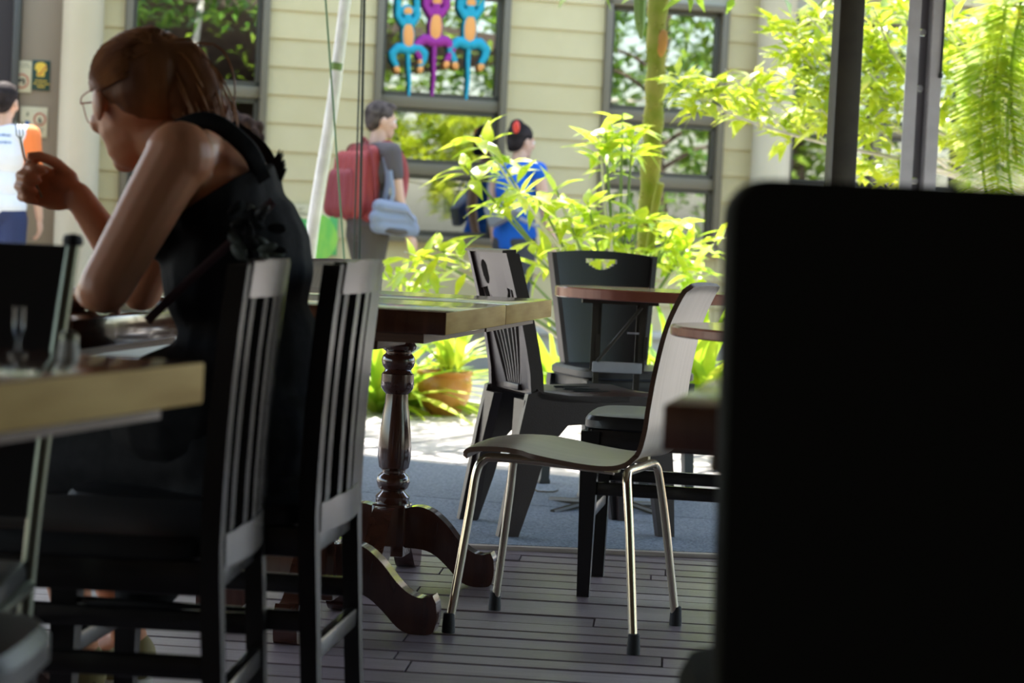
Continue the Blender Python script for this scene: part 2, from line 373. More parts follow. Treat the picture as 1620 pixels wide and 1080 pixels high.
# terrace in the sun, boards running away to the right
g = G(); g.box((0, 8.9, -.13), (12, 5.2, .10)); ft = struct(g.obj('floor_terrace', 'dark'))
TA = math.radians(64); TM = Matrix.Translation((0, 9.4, 0)) @ Matrix.Rotation(TA, 4, 'Z')
unit2 = G().box((0, 0, 0), (1, 1, 1)).mesh('plank', 'terrace')
u = -5.4
while u < 5.4:
    x = -4.6+rw.random()*1.2
    while x < 4.4:
        L = 1.9+rw.random()
        c = TM @ Vector((x+L/2, u+.14, 0)); 
        if 6.7 < c.y < 12.2 and abs(c.x) < 5.2:
            o = link('plank', unit2, ft); o.matrix_local = Matrix.Translation((c.x, c.y, -.0175)) @ Matrix.Rotation(TA, 4, 'Z') @ Matrix.Diagonal((L-.012, .260, .025, 1))
        x += L
    u += .285
g = G(); g.box((0, 18, -.14), (60, 50, .10)); struct(g.obj('ground', 'soil'))
g = G(); g.box((0, 0, -.06), (9.6, 3.2, .11)); pth = struct(g.obj('ground_path', 'ground')); pth.matrix_world = WM @ Matrix.Translation((.3, -1.65, 0))
# carpet: two grey-blue mats between the deck and the terrace
n0, n1 = onz(560, 858), onz(1240, 884); f0, f1 = onz(440, 712), onz(1240, 792)
def lerp(a, b, t): return a+(b-a)*t
ends = [(0, .47), (.475, 1)]
for k, (t0, t1) in enumerate(ends):
    g = G(); a, b, c, d = lerp(n0, f0, t0), lerp(n1, f1, t0), lerp(n1, f1, t1), lerp(n0, f0, t1)
    a, d = a+(a-b)*.9, d+(d-c)*.9
    g.rings([[Vector((p.x, p.y, z)) for p in (a, b, c, d)] for z in (.0, .011, .012)])
    co = g.obj('carpet_mat', 'carpet'); tag(co, ['blue-grey carpet mat lying nearest the wooden deck', 'blue-grey carpet mat reaching to the sunlit terrace'][k], 'carpet', 'carpet mats under the far chairs')
g = G(); dr = (n1-n0).normalized(); nrm = Vector((dr.y, -dr.x, 0))
g.rings([[p+nrm*o_+Vector((0, 0, z)) for o_, z in ((.012, 0), (.012, .012), (.045, .012), (.045, 0))] for p in (n0-dr*1.5, n1)])
struct(g.obj('trim_3', 'batten'))
# pavilion roof whose far edge throws the shade line on the terrace
g = G(); a_ = [(-8, -2.4), (4.2, -2.4), (4.2, 10.45-.45*4.2), (-2.4, 10.45+.45*2.4), (-2.4, 8.0), (-8, 8.0)]
g.rings([[Vector((x, y, z)) for x, y in a_] for z in (2.9, 3.05)]); struct(g.obj('ceiling', 'ceil'))
g = G(); g.box((-1.9, -2.35, 1.42), (12.2, .1, 2.95)); struct(g.obj('light_block_rear', 'ceil'))  # unseen wall added to stop light from behind the camera
g = G(); g.box((4.15, .0, 1.42), (.1, 4.8, 2.95)); struct(g.obj('light_block_right', 'ceil'))  # added out of view, keeps right-hand light off the near furniture

# ================================================================== FURNITURE  (local frames: +x is the way a chair faces)
def R3(ax, a): return Matrix.Rotation(a, 3, ax)
# ---- black slat-back wooden chair
def post_x(z):                       # rear post, seen from the side
    if z < .45: return -.235+.03*(z/.45)**.8
    t = (z-.45)/.42; return -.205-.024*t*t
def bow(y, d=.022, w=.2): return -d*(1-(y/w)**2)
def make_slat_chair(label):
    t = thing('slat_back_chair', label, 'chair', group='black slat-back wooden chairs')
    for sy in (-1, 1):
        g = G(); zs = [0, .1, .2, .3, .4, .46, .54, .62, .7, .78, .84, .868]
        rs = []
        for z in zs:
            hw = .021 if .3 < z < .8 else .019; dp = .014 if z < .3 else .0145
            x = post_x(z); y = sy*.19
            rs.append([Vector((x+a*dp, y+b*hw, z)) for a, b in ((-1, -1), (1, -1), (1, 1), (-1, 1))])
        g.rings(rs); g.obj('back_post', 'black', t)
        g = G(); rs = []
        for z in (0, .15, .3, .435):
            hw = .016+.008*z/.435
            rs.append([Vector((.195+a*hw, sy*.185+b*hw, z)) for a, b in ((-1, -1), (1, -1), (1, 1), (-1, 1))])
        g.rings(rs); g.obj('leg', 'black', t)
        g = G(); g.box((-.012, sy*.188, .285), (.40, .02, .034), bev=.004); g.obj('stretcher', 'black', t)
    for zc, xx in ((.235, -.218),): g = G(); g.box((xx, 0, zc), (.02, .36, .034), bev=.004); g.obj('stretcher', 'black', t)
    g = G(); g.box((.19, 0, .22), (.02, .36, .034), bev=.004); g.obj('stretcher', 'black', t)
    g = G()                                                     # seat frame
    for sy in (-1, 1): g.box((0, sy*.188, .415), (.39, .022, .05), bev=.003)
    g.box((.195, 0, .415), (.022, .36, .05), bev=.003); g.box((-.2, 0, .415), (.022, .36, .05), bev=.003); g.obj('seat_frame', 'black', t)
    g = G(); rs = []
    for z, k in ((.438, .97), (.443, 1.0), (.462, 1.0), (.474, .965), (.479, .88), (.481, .5)):
        rr = []
        for j in range(28):
            a = 2*math.pi*j/28; cx, sy_ = math.cos(a), math.sin(a); e = .35
            rr.append(Vector((.008+.212*k*math.copysign(abs(cx)**e, cx), .208*k*math.copysign(abs(sy_)**e, sy_), z)))
        rs.append(rr)
    g.rings(rs); g.obj('seat_cushion', 'vinyl', t)
    def rail(za, zb, name, th=.02):
        g = G(); ys = [-.17+.034*i for i in range(11)]; rs = []
        for y in ys:
            top = zb-(.004 if abs(y) > .12 else 0)
            rs.append([Vector((post_x(za)+bow(y)-th/2, y, za)), Vector((post_x(za)+bow(y)+th/2, y, za)), Vector((post_x(zb)+bow(y)+th/2, y, top)), Vector((post_x(zb)+bow(y)-th/2, y, top))])
        g.rings(rs); return g.obj(name, 'black', t)
    rail(.82, .876, 'top_rail', .022); rail(.43, .482, 'lower_rail', .020)
    for i in range(5):
        y = -.136+.068*i; g = G(); rs = []
        for z in (.478, .56, .65, .74, .825):
            x = post_x(z)+bow(y); rs.append([Vector((x+a*.0065, y+b*.0185, z)) for a, b in ((-1, -1), (1, -1), (1, 1), (-1, 1))])
        g.rings(rs); g.obj('slat', 'black', t)
    return t
# back centre (at seat level) and heading -> origin
def put(o, bx, by, ang, back=-.205):
    d = Vector((math.cos(ang), math.sin(ang), 0)); o.location = Vector((bx, by, 0))-d*back; o.rotation_euler = (0, 0, ang)
chair_a = make_slat_chair('empty black slat-back chair with dark draped strap behind, nearest the camera')
chair_a['label'] = 'empty black slat-back chair between the pale-edged table and the seated woman'
put(chair_a, -.4075, 3.345, math.radians(177.5))
chair_b = copytree(chair_a, (0, 0, 0), 0, 'black slat-back chair the woman in black sits on'); put(chair_b, -.2955, 3.765, math.radians(173.8))
chair_c = copytree(chair_a, (0, 0, 0), 0, 'black cushioned wooden chair behind the chrome-legged chair, front legs on deck boards')
fA, fB = onz(910, 946), onz(949, 915)
put(chair_c, (fA.x+fB.x)/2+.405, (fA.y+fB.y)/2-.01, math.radians(172))

# ---- chrome and plywood chair
def make_ply_chair(label):
    t = thing('plywood_chair', label, 'chair', group='chrome-legged plywood chairs')
    prof = bez([(.215, .418), (.19, .442), (.10, .448), (0, .434), (-.10, .424), (-.165, .428), (-.2, .452), (-.215, .50), (-.222, .56), (-.232, .64), (-.252, .74), (-.282, .815), (-.30, .84)], 5)
    prof = [(p[0], p[1]) for p in prof]
    g = G(); th = .0115; top = []; bot = []; n = len(prof); ny = 8
    for i, (x, z) in enumerate(prof):
        a = prof[max(i-1, 0)]; b = prof[min(i+1, n-1)]; tx, tz = b[0]-a[0], b[1]-a[1]; l = math.hypot(tx, tz); nx, nz = tz/l, -tx/l
        s_ = i/(n-1); hw = .195+(.012 if .2 < s_ < .5 else 0)-.028*max(0, (s_-.55)/.45)
        if i < 2: hw -= .022*(2-i)/2
        if i > n-4: hw -= .02*(i-(n-4))/3
        bowl = .010 if s_ < .45 else .010-.004*min(1, (s_-.45)/.2)
        rt, rb = [], []
        for k in range(ny+1):
            y = hw*(2*k/ny-1); c = bowl*(y/hw)**2
            rt.append(g.b.verts.new((x-nx*(th/2+c), y, z-nz*(th/2+c)))); rb.append(g.b.verts.new((x+nx*(th/2-c), y, z+nz*(th/2-c))))
        top.append(rt); bot.append(rb)
    for i in range(n-1):
        for k in range(ny):
            f = g.b.faces.new((top[i][k], top[i][k+1], top[i+1][k+1], top[i+1][k])); f.material_index = 0
            f = g.b.faces.new((bot[i][k+1], bot[i][k], bot[i+1][k], bot[i+1][k+1])); f.material_index = 0
        for k, fl_ in ((0, 0), (ny, 1)):
            f = g.b.faces.new((top[i][k], top[i+1][k], bot[i+1][k], bot[i][k])); f.material_index = 1
    for i in (0, n-1):
        for k in range(ny): f = g.b.faces.new((top[i][k], top[i][k+1], bot[i][k+1], bot[i][k])); f.material_index = 1
    g.obj('shell', ['veneer', 'plyedge'], t, 50)
    r = .0105
    for sy in (-1, 1):
        y1, y0, y2 = sy*.145, sy*.178, sy*.212
        g = G(); g.tube(bez([(.225, y0, .02), (.195, y1+sy*.012, .28), (.185, y1+sy*.004, .375), (.17, y1, .405), (.14, y1, .414), (0, y1, .412), (-.145, y1, .405)], 6), r, 12); lg = g.obj('front_leg', 'chrome', t)
        g = G(); g.lathe([(.0, -.004+.004), (.0155, 0), (.0155, .012), (.0135, .045), (.0115, .047), (.0, .047)], (.226, y0+sy*.001, 0), 14); g.obj('rubber_foot', 'rubber', lg)
        g = G(); g.tube(bez([(-.226, y2, .02), (-.198, y1+sy*.034, .25), (-.182, y1+sy*.014, .36), (-.176, y1, .392), (-.172, y1-sy*.035, .402), (-.172, 0, .402)], 6), r, 12); lg = g.obj('rear_leg', 'chrome', t)
        g = G(); g.lathe([(.0, 0), (.0155, 0), (.0155, .012), (.0135, .045), (.0115, .047), (.0, .047)], (-.227, y2+sy*.001, 0), 14); g.obj('rubber_foot', 'rubber', lg)
        g = G(); g.box((-.14, y1, .412), (.035, .025, .022), bev=.003); g.obj('mount', 'cream', t)
    g = G(); g.tube([(.12, -.145, .413), (.12, .145, .413)], .0085, 10); g.obj('cross_bar', 'chrome', t)
    return t
ply = make_ply_chair('pale plywood chair with chrome legs standing alone on the deck')
qA, qB, qC, qD = onz(704, 1003), onz(779, 968), onz(1076, 983), onz(997, 1035)
ctr = (qA+qB+qC+qD)/4; fw_ = (qA+qB-qC-qD); pang = math.atan2(fw_.y, fw_.x)
ply.location = (ctr.x, ctr.y, 0); ply.rotation_euler = (0, 0, math.radians(163))
ply2 = copytree(ply, (-.78, 6.55, 0), math.radians(150), 'chrome-legged plywood chair mostly hidden behind the slat-back chairs')

# ---- pedestal tables: stained top with a raw pale edge on one long side, turned column, four swept feet
def make_table(label, w=.70, l=.75):
    t = thing('pedestal_table', label, 'table', group='pale-edged pedestal tables')
    g = G(); g.box((0, 0, .735), (w, l, .05), bev=.004)
    for f in g.b.faces: f.material_index = 1 if f.normal.x > .6 else 0
    g.obj('table_top', ['stain', 'rawedge'], t)
    g = G(); g.box((0, 0, .70), (w-.10, l-.02, .02)); g.box((0, 0, .675), (.30, .30, .03), bev=.004); g.obj('apron', 'plyedge', t)
    g = G(); g.lathe([(0, .19), (.036, .19), (.044, .205), (.046, .222), (.036, .232), (.031, .238), (.040, .246), (.045, .262), (.041, .277), (.031, .286), (.031, .292), (.040, .30), (.045, .33), (.0445, .36), (.041, .40), (.036, .44), (.031, .475), (.030, .497), (.036, .503), (.043, .513), (.044, .53), (.043, .55), (.037, .556), (.035, .562), (.042, .572), (.045, .585), (.042, .598), (.035, .605), (.035, .610), (.045, .617), (.047, .626), (.042, .634), (.038, .64), (.038, .668), (0, .668)], n=28)
    g.obj('turned_column', 'turned', t)
    g = G(); g.box((0, 0, .135), (.092, .092, .14), bev=.006); g.obj('column_block', 'turned', t)
    up = bez([(.04, .195, 0), (.085, .202, 0), (.13, .190, 0), (.175, .158, 0), (.215, .118, 0), (.25, .094, 0), (.285, .085, 0), (.315, .092, 0)], 3)
    lo = bez([(.325, .075, 0), (.328, .04, 0), (.32, .008, 0), (.30, .0, 0), (.255, .0, 0), (.22, .014, 0), (.18, .048, 0), (.14, .076, 0), (.10, .088, 0), (.04, .09, 0)], 3)
    poly = [(.04+(p.x-.04)*.865, p.y) for p in up+lo]
    for k in range(4):
        m = Matrix.Rotation(k*math.pi/2, 4, 'Z') @ Matrix(((1, 0, 0, 0), (0, 0, -1, 0), (0, 1, 0, 0), (0, 0, 0, 1)))
        g = G(); g.prism(poly, .055, m); g.obj('swept_foot', 'turned', t, 40)
    return t
TR = -math.radians(9.5)
ax = Vector((math.sin(-TR), math.cos(-TR), 0)); bx_ = Vector((math.cos(-TR), -math.sin(-TR), 0))
tcorner = onz(707, 494, .76)                      # near right corner of the front table of the pair
tb = make_table('pale-edged pedestal table whose near brown end faces the camera, behind chair')
tb['label'] = 'front table of the joined pair, brown near end beside the slat-back chair'
tb.location = tcorner-bx_*.35+ax*.375; tb.location.z = 0; tb.rotation_euler = (0, 0, TR)
ta = copytree(tb, tb.location+ax*.757, TR, 'rear table of the joined pair, in front of the leaf-cut plastic chair')
NR = -math.radians(15)
ncor = onz(325, 572, .76); nax = Vector((math.sin(-NR), math.cos(-NR), 0)); nbx = Vector((math.cos(-NR), -math.sin(-NR), 0))
tn = copytree(tb, (0, 0, 0), NR, 'blurred pale-edged table corner nearest the camera at left'); tn.location = ncor-nbx*.35-nax*.375; tn.location.z = 0
tw = copytree(tb, (-1.0, 3.96, 0), math.pi-math.radians(8), 'dark table the seated woman leans her elbows on')
tr = copytree(tb, (0, 0, 0), -math.radians(11), 'blurred table corner poking out left of the big black chair back')
rc = onz(1056, 642, .76); tr.location = (rc.x+.35+.063, rc.y+.375-.04, 0)

# ---- round folding table with steel under-frame
def round_table(label, loc, rad, m_, frame=True, rz=0, th=.036):
    t = thing('round_table', label, 'table', loc, rz, 'round-topped tables')
    g = G(); g.lathe([(0, .762-th), (rad-.004, .762-th), (rad, .765-th), (rad, .758), (rad-.004, .762), (0, .762)], n=48); g.obj('table_top', m_, t)
    if frame:
        for sx in (-1, 1):
            g = G(); g.box((sx*.082, 0, .60), (.022, .008, .245)); g.box((sx*.082+.012, 0, .56), (.012, .02, .08)); g.box((sx*.07, .02, .36), (.02, .02, .72)); g.obj('frame_bar', 'postdark', t)
            g = G(); g.tube([(sx*.07, .02, .02), (sx*.2, -.16, .0)], .011, 8); g.obj('leg', 'postdark', t)
            g = G(); g.tube([(sx*.07, .02, .02), (sx*.2, .2, .0)], .011, 8); g.obj('leg', 'postdark', t)
        g = G(); g.box((0, 0, .49), (.17, .03, .035), bev=.003); g.obj('cross_plate', 'galv', t)
        g = G(); g.tube([(-.07, -.012, .508), (.075, -.012, .70)], .006, 8); g.obj('brace', 'postdark', t)
        g = G(); g.box((.055, 0, .61), (.05, .006, .006)); g.obj('latch', 'galv', t)
        g = G(); g.box((0, 0, .715), (.26, .12, .014)); g.obj('mount_plate', 'postdark', t)
    else:
        g = G(); g.lathe([(0, 0), (.2, 0), (.2, .012), (.03, .03), (.024, .06), (.024, .70), (.1, .722), (0, .722)], n=28); g.obj('pedestal', 'steel', t)
    return t
pl = onz(878, 466, .742)
round_table('red-brown round folding table in front of the handle-hole chair', (pl.x+.345, pl.y+.05, .011), .345, 'redtop')
bpy.data.objects['round_table'].rotation_euler = (0, 0, 0)
for ch in bpy.data.objects['round_table'].children:
    if ch.name.split('.')[0] != 'table_top': ch.location.x = -.12
pl = onz(1063, 530, .742)
round_table('thin blurred round table edge left of the big black chair back', (pl.x+.36, pl.y+.05, 0), .36, 'redtop', False, 0, .022)

# ---- brown moulded chair with leaf cut-out and fan slots
def make_fan_chair(label):
    t = thing('moulded_fan_chair', label, 'chair')
    def bxp(z): return -.20-.10*max(0, (z-.45)/.42)**1.3
    g = G()                                                  # seat with a rounded front, slots and deep skirt
    st = [(.23, .40), (.225, .435), (.19, .452), (.1, .452), (0, .446), (-.12, .447), (-.19, .455), (-.205, .465)]
    rs = []
    for x, z in st:
        hw = .215 if x < .1 else .215-.02*(x-.1)/.13
        rs.append([Vector((x, -hw, z-.012)), Vector((x, -hw*.9, z-.002)), Vector((x, 0, z-.006)), Vector((x, hw*.9, z-.002)), Vector((x, hw, z-.012)), Vector((x, hw, z-.03)), Vector((x, -hw, z-.03))])
    g.rings(rs); seat = g.obj('seat', 'brownpl', t)
    for y in (-.09, 0, .09): g = G(); g.box((.02, y, .4445), (.12, .012, .006)); g.obj('slot_shade', 'rubber', seat)  # solid dark strips painting the shade of open slots
    for sy in (-1, 1):                                         # side: rear leg, arched skirt and front leg in one sweep
        pol = [(-.31, 0), (-.245, 0), (-.20, .14), (-.165, .27), (-.10, .345), (.02, .355), (.11, .335), (.165, .27), (.195, .14), (.22, 0), (.275, 0), (.262, .2), (.24, .38), (.225, .44), (-.1, .438), (-.2, .45), (-.235, .44), (-.262, .3), (-.285, .15)]
        m = Matrix.Translation((0, sy*.2, 0)) @ Matrix(((1, 0, 0, 0), (0, 0, -1, 0), (0, 1, 0, 0), (0, 0, 0, 1)))
        g = G(); g.prism(pol, .03, m); g.obj('side_frame', 'brownpl', t)
    for x, y0 in ((.252, .155), (-.272, .155)):
        for sy in (-1, 1):
            pol = [(sy*.16, 0), (sy*.2, 0), (sy*.2, .42), (sy*.10, .42), (sy*.145, .25)]
            if sy < 0: pol = pol[::-1]
            m = Matrix.Translation((x-.0 if x > 0 else x, 0, 0)) @ Matrix(((0, 0, 1, 0), (1, 0, 0, 0), (0, 1, 0, 0), (0, 0, 0, 1)))
            k = -.09 if x > 0 else .11
            g = G(); g.prism(pol, .03, m @ Matrix(((1, 0, 0, 0), (0, 1, 0, 0), (0, k, 1, 0), (0, 0, 0, 1)))); g.obj('leg', 'brownpl', t)
    for sy in (-1, 1):                                         # stiles
        g = G(); rs = []
        for z in (.43, .5, .58, .66, .74, .82, .868):
            x = bxp(z); y = sy*(.195-.012*(z-.43)/.44); rs.append([Vector((x-.022, y-.013, z)), Vector((x+.02, y-.013, z)), Vector((x+.02, y+.013, z)), Vector((x-.022, y+.013, z))])
        g.rings(rs); g.obj('back_stile', 'brownpl', t)
    g = G()                                                    # top panel: pointed leaf with two teardrop holes
    def prof(y): 
        a = abs(y)/.175
        return .66+.10*min(1, a*1.6) if a < .55 else .76-.02*(a-.55)
    cols = [-.175+.35*i/70 for i in range(71)]
    def hole(y):
        a = (y-.085)/.032
        if abs(a) >= 1: return None
        h = .042*math.sqrt(1-a*a); return (.812-h*1.05, .812+h*.75)
    for a, b in zip(cols, cols[1:]):
        y = (a+b)/2; lo_, hi_ = prof(y), .875-.012*(y/.175)**2; hl = hole(y)
        for za, zb in ([(lo_, hi_)] if not hl else [(lo_, max(hl[0], lo_+.004)), (hl[1], hi_)]):
            x0, x1 = bxp(za), bxp(zb)
            g.rings([[Vector((x0-.012, yy, za)), Vector((x0+.01, yy, za)), Vector((x1+.01, yy, zb)), Vector((x1-.012, yy, zb))] for yy in (a, b)])
    g.obj('top_panel', 'brownpl', t)
    g = G(); x = bxp(.875); g.rings([[Vector((x-.03, y, .868)), Vector((x+.014, y, .868)), Vector((x+.014, y, .88)), Vector((x-.03, y, .876))] for y in [-.19+.038*i for i in range(11)]]); g.obj('top_lip', 'brownpl', t)
    for i in range(7):                                         # fan slats
        k = (i-3)/3; y1, y0 = k*.165, k*.055
        z1 = prof(y1)+.006; g = G(); rs = []
        for q in range(6):
            z = .455+(z1-.455)*q/5; y = y0+(y1-y0)*q/5; x = bxp(z)
            rs.append([Vector((x-.007, y-.005, z)), Vector((x+.007, y-.005, z)), Vector((x+.007, y+.005, z)), Vector((x-.007, y+.005, z))])
        g.rings(rs); g.obj('fan_slat', 'brownpl', t)
    for sy in (-1, 1):                                         # solid cheeks beside the fan
        g = G(); pol = [(sy*.07, .45), (sy*.19, .45), (sy*.185, .70), (sy*.165, .70)]; 
        rs = [[Vector((bxp(z)+dx, y, z)) for y, z in pol] for dx in (-.008, .008)]; g.rings(rs); g.obj('back_cheek', 'brownpl', t)
    g = G(); g.box((-.205, 0, .45), (.03, .14, .02), bev=.003); g.obj('fan_foot', 'brownpl', t)
    return t
fan = make_fan_chair('brown moulded chair with leaf-shaped back cut-out behind the joined tables')
r1, r2 = onz(738, 829), onz(800, 851)
fan_a = math.radians(19); mid = (r1+r2)/2; d = Vector((math.cos(fan_a), math.sin(fan_a), 0)); fan.location = (mid.x+d.x*.28, mid.y+d.y*.28, .012); fan.rotation_euler = (0, 0, fan_a)

# ---- charcoal chair with a handle hole in its back
def make_handle_chair(label):
    t = thing('handle_back_chair', label, 'chair')
    def bxp(z): return -.20-.07*max(0, (z-.45)/.42)
    g = G(); N = 32
    def hw(z): return .155+.050*(z-.45)/.43
    def hole(y):
        if abs(y) > .066: return None
        lo_ = .812+(.034*(abs(y)/.066)**2); return (lo_, .853) if lo_ < .85 else None
    for i in range(N):
        k0, k1 = 2*i/N-1, 2*(i+1)/N-1; km = (k0+k1)/2; ym = km*hw(.83)
        zt = .884-.014*km*km-(.012*max(0, (abs(km)-.9)/.1)**2); hl = hole(ym)
        spans = [(.44, .55), (.55, .66), (.66, .77), (.77, zt)] if not hl else [(.44, .55), (.55, .66), (.66, .77), (.77, hl[0]), (hl[1], zt)]
        for za, zb in spans:
            def P(k, z, o_): return Vector((bxp(z)+.03*k*k+o_, k*hw(z), z))
            g.rings([[P(k, za, -.011), P(k, za, .011), P(k, zb, .011), P(k, zb, -.011)] for k in (k0, k1)])
    g.obj('back_panel', 'greypl', t)
    for sy in (-1, 1):
        g = G(); rs = []
        for z in (.40, .45, .55, .65, .75, .85, .872):
            y = sy*hw(max(z, .45)); x = bxp(max(z, .45))+.03
            rs.append([Vector((x-.035, y-.008, z)), Vector((x+.022, y-.008, z)), Vector((x+.022, y+.01, z)), Vector((x-.035, y+.01, z))])
        g.rings(rs); g.obj('back_flange', 'brownpl', t)
    g = G(); rs = []
    for z, k in ((.425, .96), (.432, 1), (.452, 1), (.462, .95), (.465, .6)):
        rr = []
        for j in range(28):
            a = 2*math.pi*j/28; c_, s_ = math.cos(a), math.sin(a)
            rr.append(Vector((.02+.235*k*math.copysign(abs(c_)**.4, c_), .225*k*math.copysign(abs(s_)**.4, s_), z)))
        rs.append(rr)
    g.rings(rs); g.obj('seat', 'greypl', t)
    g = G()
    for sy in (-1, 1): g.box((0, sy*.18, .405), (.38, .022, .045), bev=.004)
    for x in (-.19, .2): g.box((x, 0, .405), (.022, .36, .045), bev=.004)
    g.obj('seat_frame', 'greypl', t)
    for sx in (-1, 1):
        for sy in (-1, 1):
            g = G(); rs = []
            for z, k in ((.0, .021), (.012, .021), (.02, .017), (.2, .018), (.42, .023)):
                x = sx*(.20+.03*(1-z/.42)) ; y = sy*(.185+.015*(1-z/.42))
                rs.append([Vector((x+a*k, y+b*k, z)) for a, b in ((-1, -1), (1, -1), (1, 1), (-1, 1))])
            g.rings(rs); g.obj('leg', 'greypl', t)
    return t
hc = make_handle_chair('charcoal moulded chair with a handle hole in its back, facing camera')
hb = at(952, 560, 8.35); hang = math.radians(-72); d = Vector((math.cos(hang), math.sin(hang), 0))
hc.location = (hb.x+d.x*.2, hb.y+d.y*.2, .012); hc.rotation_euler = (0, 0, hang)

# ---- big black padded chair close to the camera
def make_padded_chair(label):
    t = thing('padded_chair', label, 'chair')
    g = G(); rs = []; N = 40
    def outline(k):
        pts = []; hw_, z0, z1, r = .235*k, .44, .985, .035
        for cx, cz, a0 in ((hw_-r, z1-r, 0), (-hw_+r, z1-r, 90), (-hw_*.93+r, z0+r, 180), (hw_*.93-r, z0+r, 270)):
            for q in range(7):
                a = math.radians(a0+15*q); pts.append((cx+r*math.cos(a), cz+r*math.sin(a)))
        return pts
    def bxx(z): return -.20-.055*(z-.44)/.54
    for o_, k in ((-.03, .975), (-.026, .992), (-.018, 1), (.018, 1), (.026, .992), (.032, .97)):
        rs.append([Vector((bxx(z)+o_, y, z)) for y, z in outline(k)])
    g.rings(rs); g.obj('back_pad', 'fabric', t)
    g = G(); rs = []
    for z, k in ((.40, .97), (.41, 1), (.455, 1), (.475, .96), (.482, .7)):
        rs.append([Vector((.02+.22*k*math.copysign(abs(math.cos(2*math.pi*j/28))**.35, math.cos(2*math.pi*j/28)), .225*k*math.copysign(abs(math.sin(2*math.pi*j/28))**.35, math.sin(2*math.pi*j/28)), z)) for j in range(28)])
    g.rings(rs); g.obj('seat_pad', 'fabric', t)
    for sx in (-1, 1):
        for sy in (-1, 1):
            g = G(); rs = []
            for z in (0, .2, .41, .5 if sx < 0 else .411):
                x = .19 if sx > 0 else -.2-.035*max(0, (.41-z)/.41); k = .016+.006*z/.41
                rs.append([Vector((x+a*k, sy*.2+b*k, z)) for a, b in ((-1, -1), (1, -1), (1, 1), (-1, 1))])
            g.rings(rs); g.obj('leg', 'black', t)
    return t
pc = make_padded_chair('huge dark padded chair back filling the right foreground')
pe = at(1147, 330, 2.0); pa = math.radians(90)
pc.location = (pe.x+.235, 2.0+.25, 0); pc.rotation_euler = (0, 0, pa)

# ---- steel-framed chair behind the near left table
def make_steel_chair(label):
    t = thing('steel_frame_chair', label, 'chair')
    for sy in (-1, 1):
        g = G(); g.tube(bez([(-.20, sy*.170, 0), (-.20, sy*.178, .25), (-.2, sy*.186, .45), (-.215, sy*.200, .65), (-.245, sy*.222, .89)], 5), .0105, 12); o = g.obj('back_post', 'steel', t)
        g = G(); g.lathe([(.0, .0), (.013, .0), (.0145, .006), (.012, .014), (0, .017)], (-.245, sy*.222, .885), 12); g.obj('end_cap', 'rubber', o)
        g = G(); g.tube(bez([(.21, sy*.175, 0), (.20, sy*.175, .4), (.18, sy*.175, .425), (-.2, sy*.185, .43)], 5), .0105, 12); g.obj('front_leg', 'steel', t)
    g = G(); rs = []
    for z in (.52, .60, .70, .80, .885):
        x = -.205-.04*max(0, (z-.5)/.39); h = .186+.034*(z-.52)/.37
        rs.append([Vector((x-.008, -h, z)), Vector((x+.008, -h, z)), Vector((x+.008-.012, 0, z)), Vector((x+.008, h, z)), Vector((x-.008, h, z)), Vector((x-.02, 0, z))])
    g.rings(rs); g.obj('back_panel', 'vinyl', t)
    g = G(); g.box((0, 0, .447), (.40, .37, .035), bev=.012); g.obj('seat', 'vinyl', t)
    return t
sc = make_steel_chair('black-backed steel tube chair behind the near left table')
sp = at(133, 372, 2.97); sa = math.radians(-90+4)
sc.location = (sp.x-.222, 2.97-.245, 0); sc.rotation_euler = (0, 0, sa)
# ---- padded stool, bottom left
t = thing('padded_stool', 'black padded stool corner at the bottom left edge', 'stool'); se = onz(72, 1000, .455); t.location = (se.x-.19, se.y-.05, 0)
g = G(); rs = []
for z, k in ((.405, .95), (.415, 1), (.44, 1), (.455, .94), (.462, .8), (.465, .4)):
    rs.append([Vector((.19*k*math.copysign(abs(math.cos(2*math.pi*j/28))**.5, math.cos(2*math.pi*j/28)), .19*k*math.copysign(abs(math.sin(2*math.pi*j/28))**.5, math.sin(2*math.pi*j/28)), z)) for j in range(28)])
g.rings(rs); g.obj('seat_pad', 'vinyl', t)
g = G(); g.box((0, 0, .385), (.32, .32, .045), bev=.004); g.obj('seat_frame', 'black', t)
for sx in (-1, 1):
    for sy in (-1, 1): g = G(); g.tube([(sx*.15, sy*.15, 0), (sx*.135, sy*.135, .37)], [.014, .018], 8); g.obj('leg', 'black', t)
# small things on the near left table and floor
gl = at(46, 553, 2.62); t = thing('stem_glass', 'slim clear stemmed glass on the near left table', 'glass', (gl.x, gl.y-.06, .76)); t.scale = (.75, .75, .75)
g = G(); g.lathe([(0, 0), (.014, 0), (.014, .002), (.004, .005), (.0028, .028), (.006, .034), (.009, .042), (.0095, .06), (.009, .075), (.008, .075), (.0085, .06), (.007, .043), (0, .038)], n=20); g.obj('glass_body', 'clear', t)
jr = at(122, 553, 2.6); t = thing('salt_shaker', 'small pale shaker on the near left table by the glass', 'shaker', (jr.x, jr.y-.05, .76))
g = G(); g.lathe([(0, 0), (.012, 0), (.0125, .004), (.010, .022), (0, .022)], n=16); b_ = g.obj('jar', 'lightsole', t)
g = G(); g.lathe([(.0105, .021), (.0105, .027), (.006, .031), (0, .031)], n=16); g.obj('lid', 'steel', t)
wr = onz(862, 778, .014); t = thing('curled_wire', 'curled bright wire lying by a chair foot on the carpet', 'wire', (wr.x, wr.y, .013))
g = G(); g.tube(bez([(-.035, .0, .035), (-.042, -.0, .018), (-.03, -.005, .004), (0, -.01, .003), (.03, .0, .003), (.048, .008, .008)], 5), .0028, 8); g.obj('wire_curl', 'chrome', t)

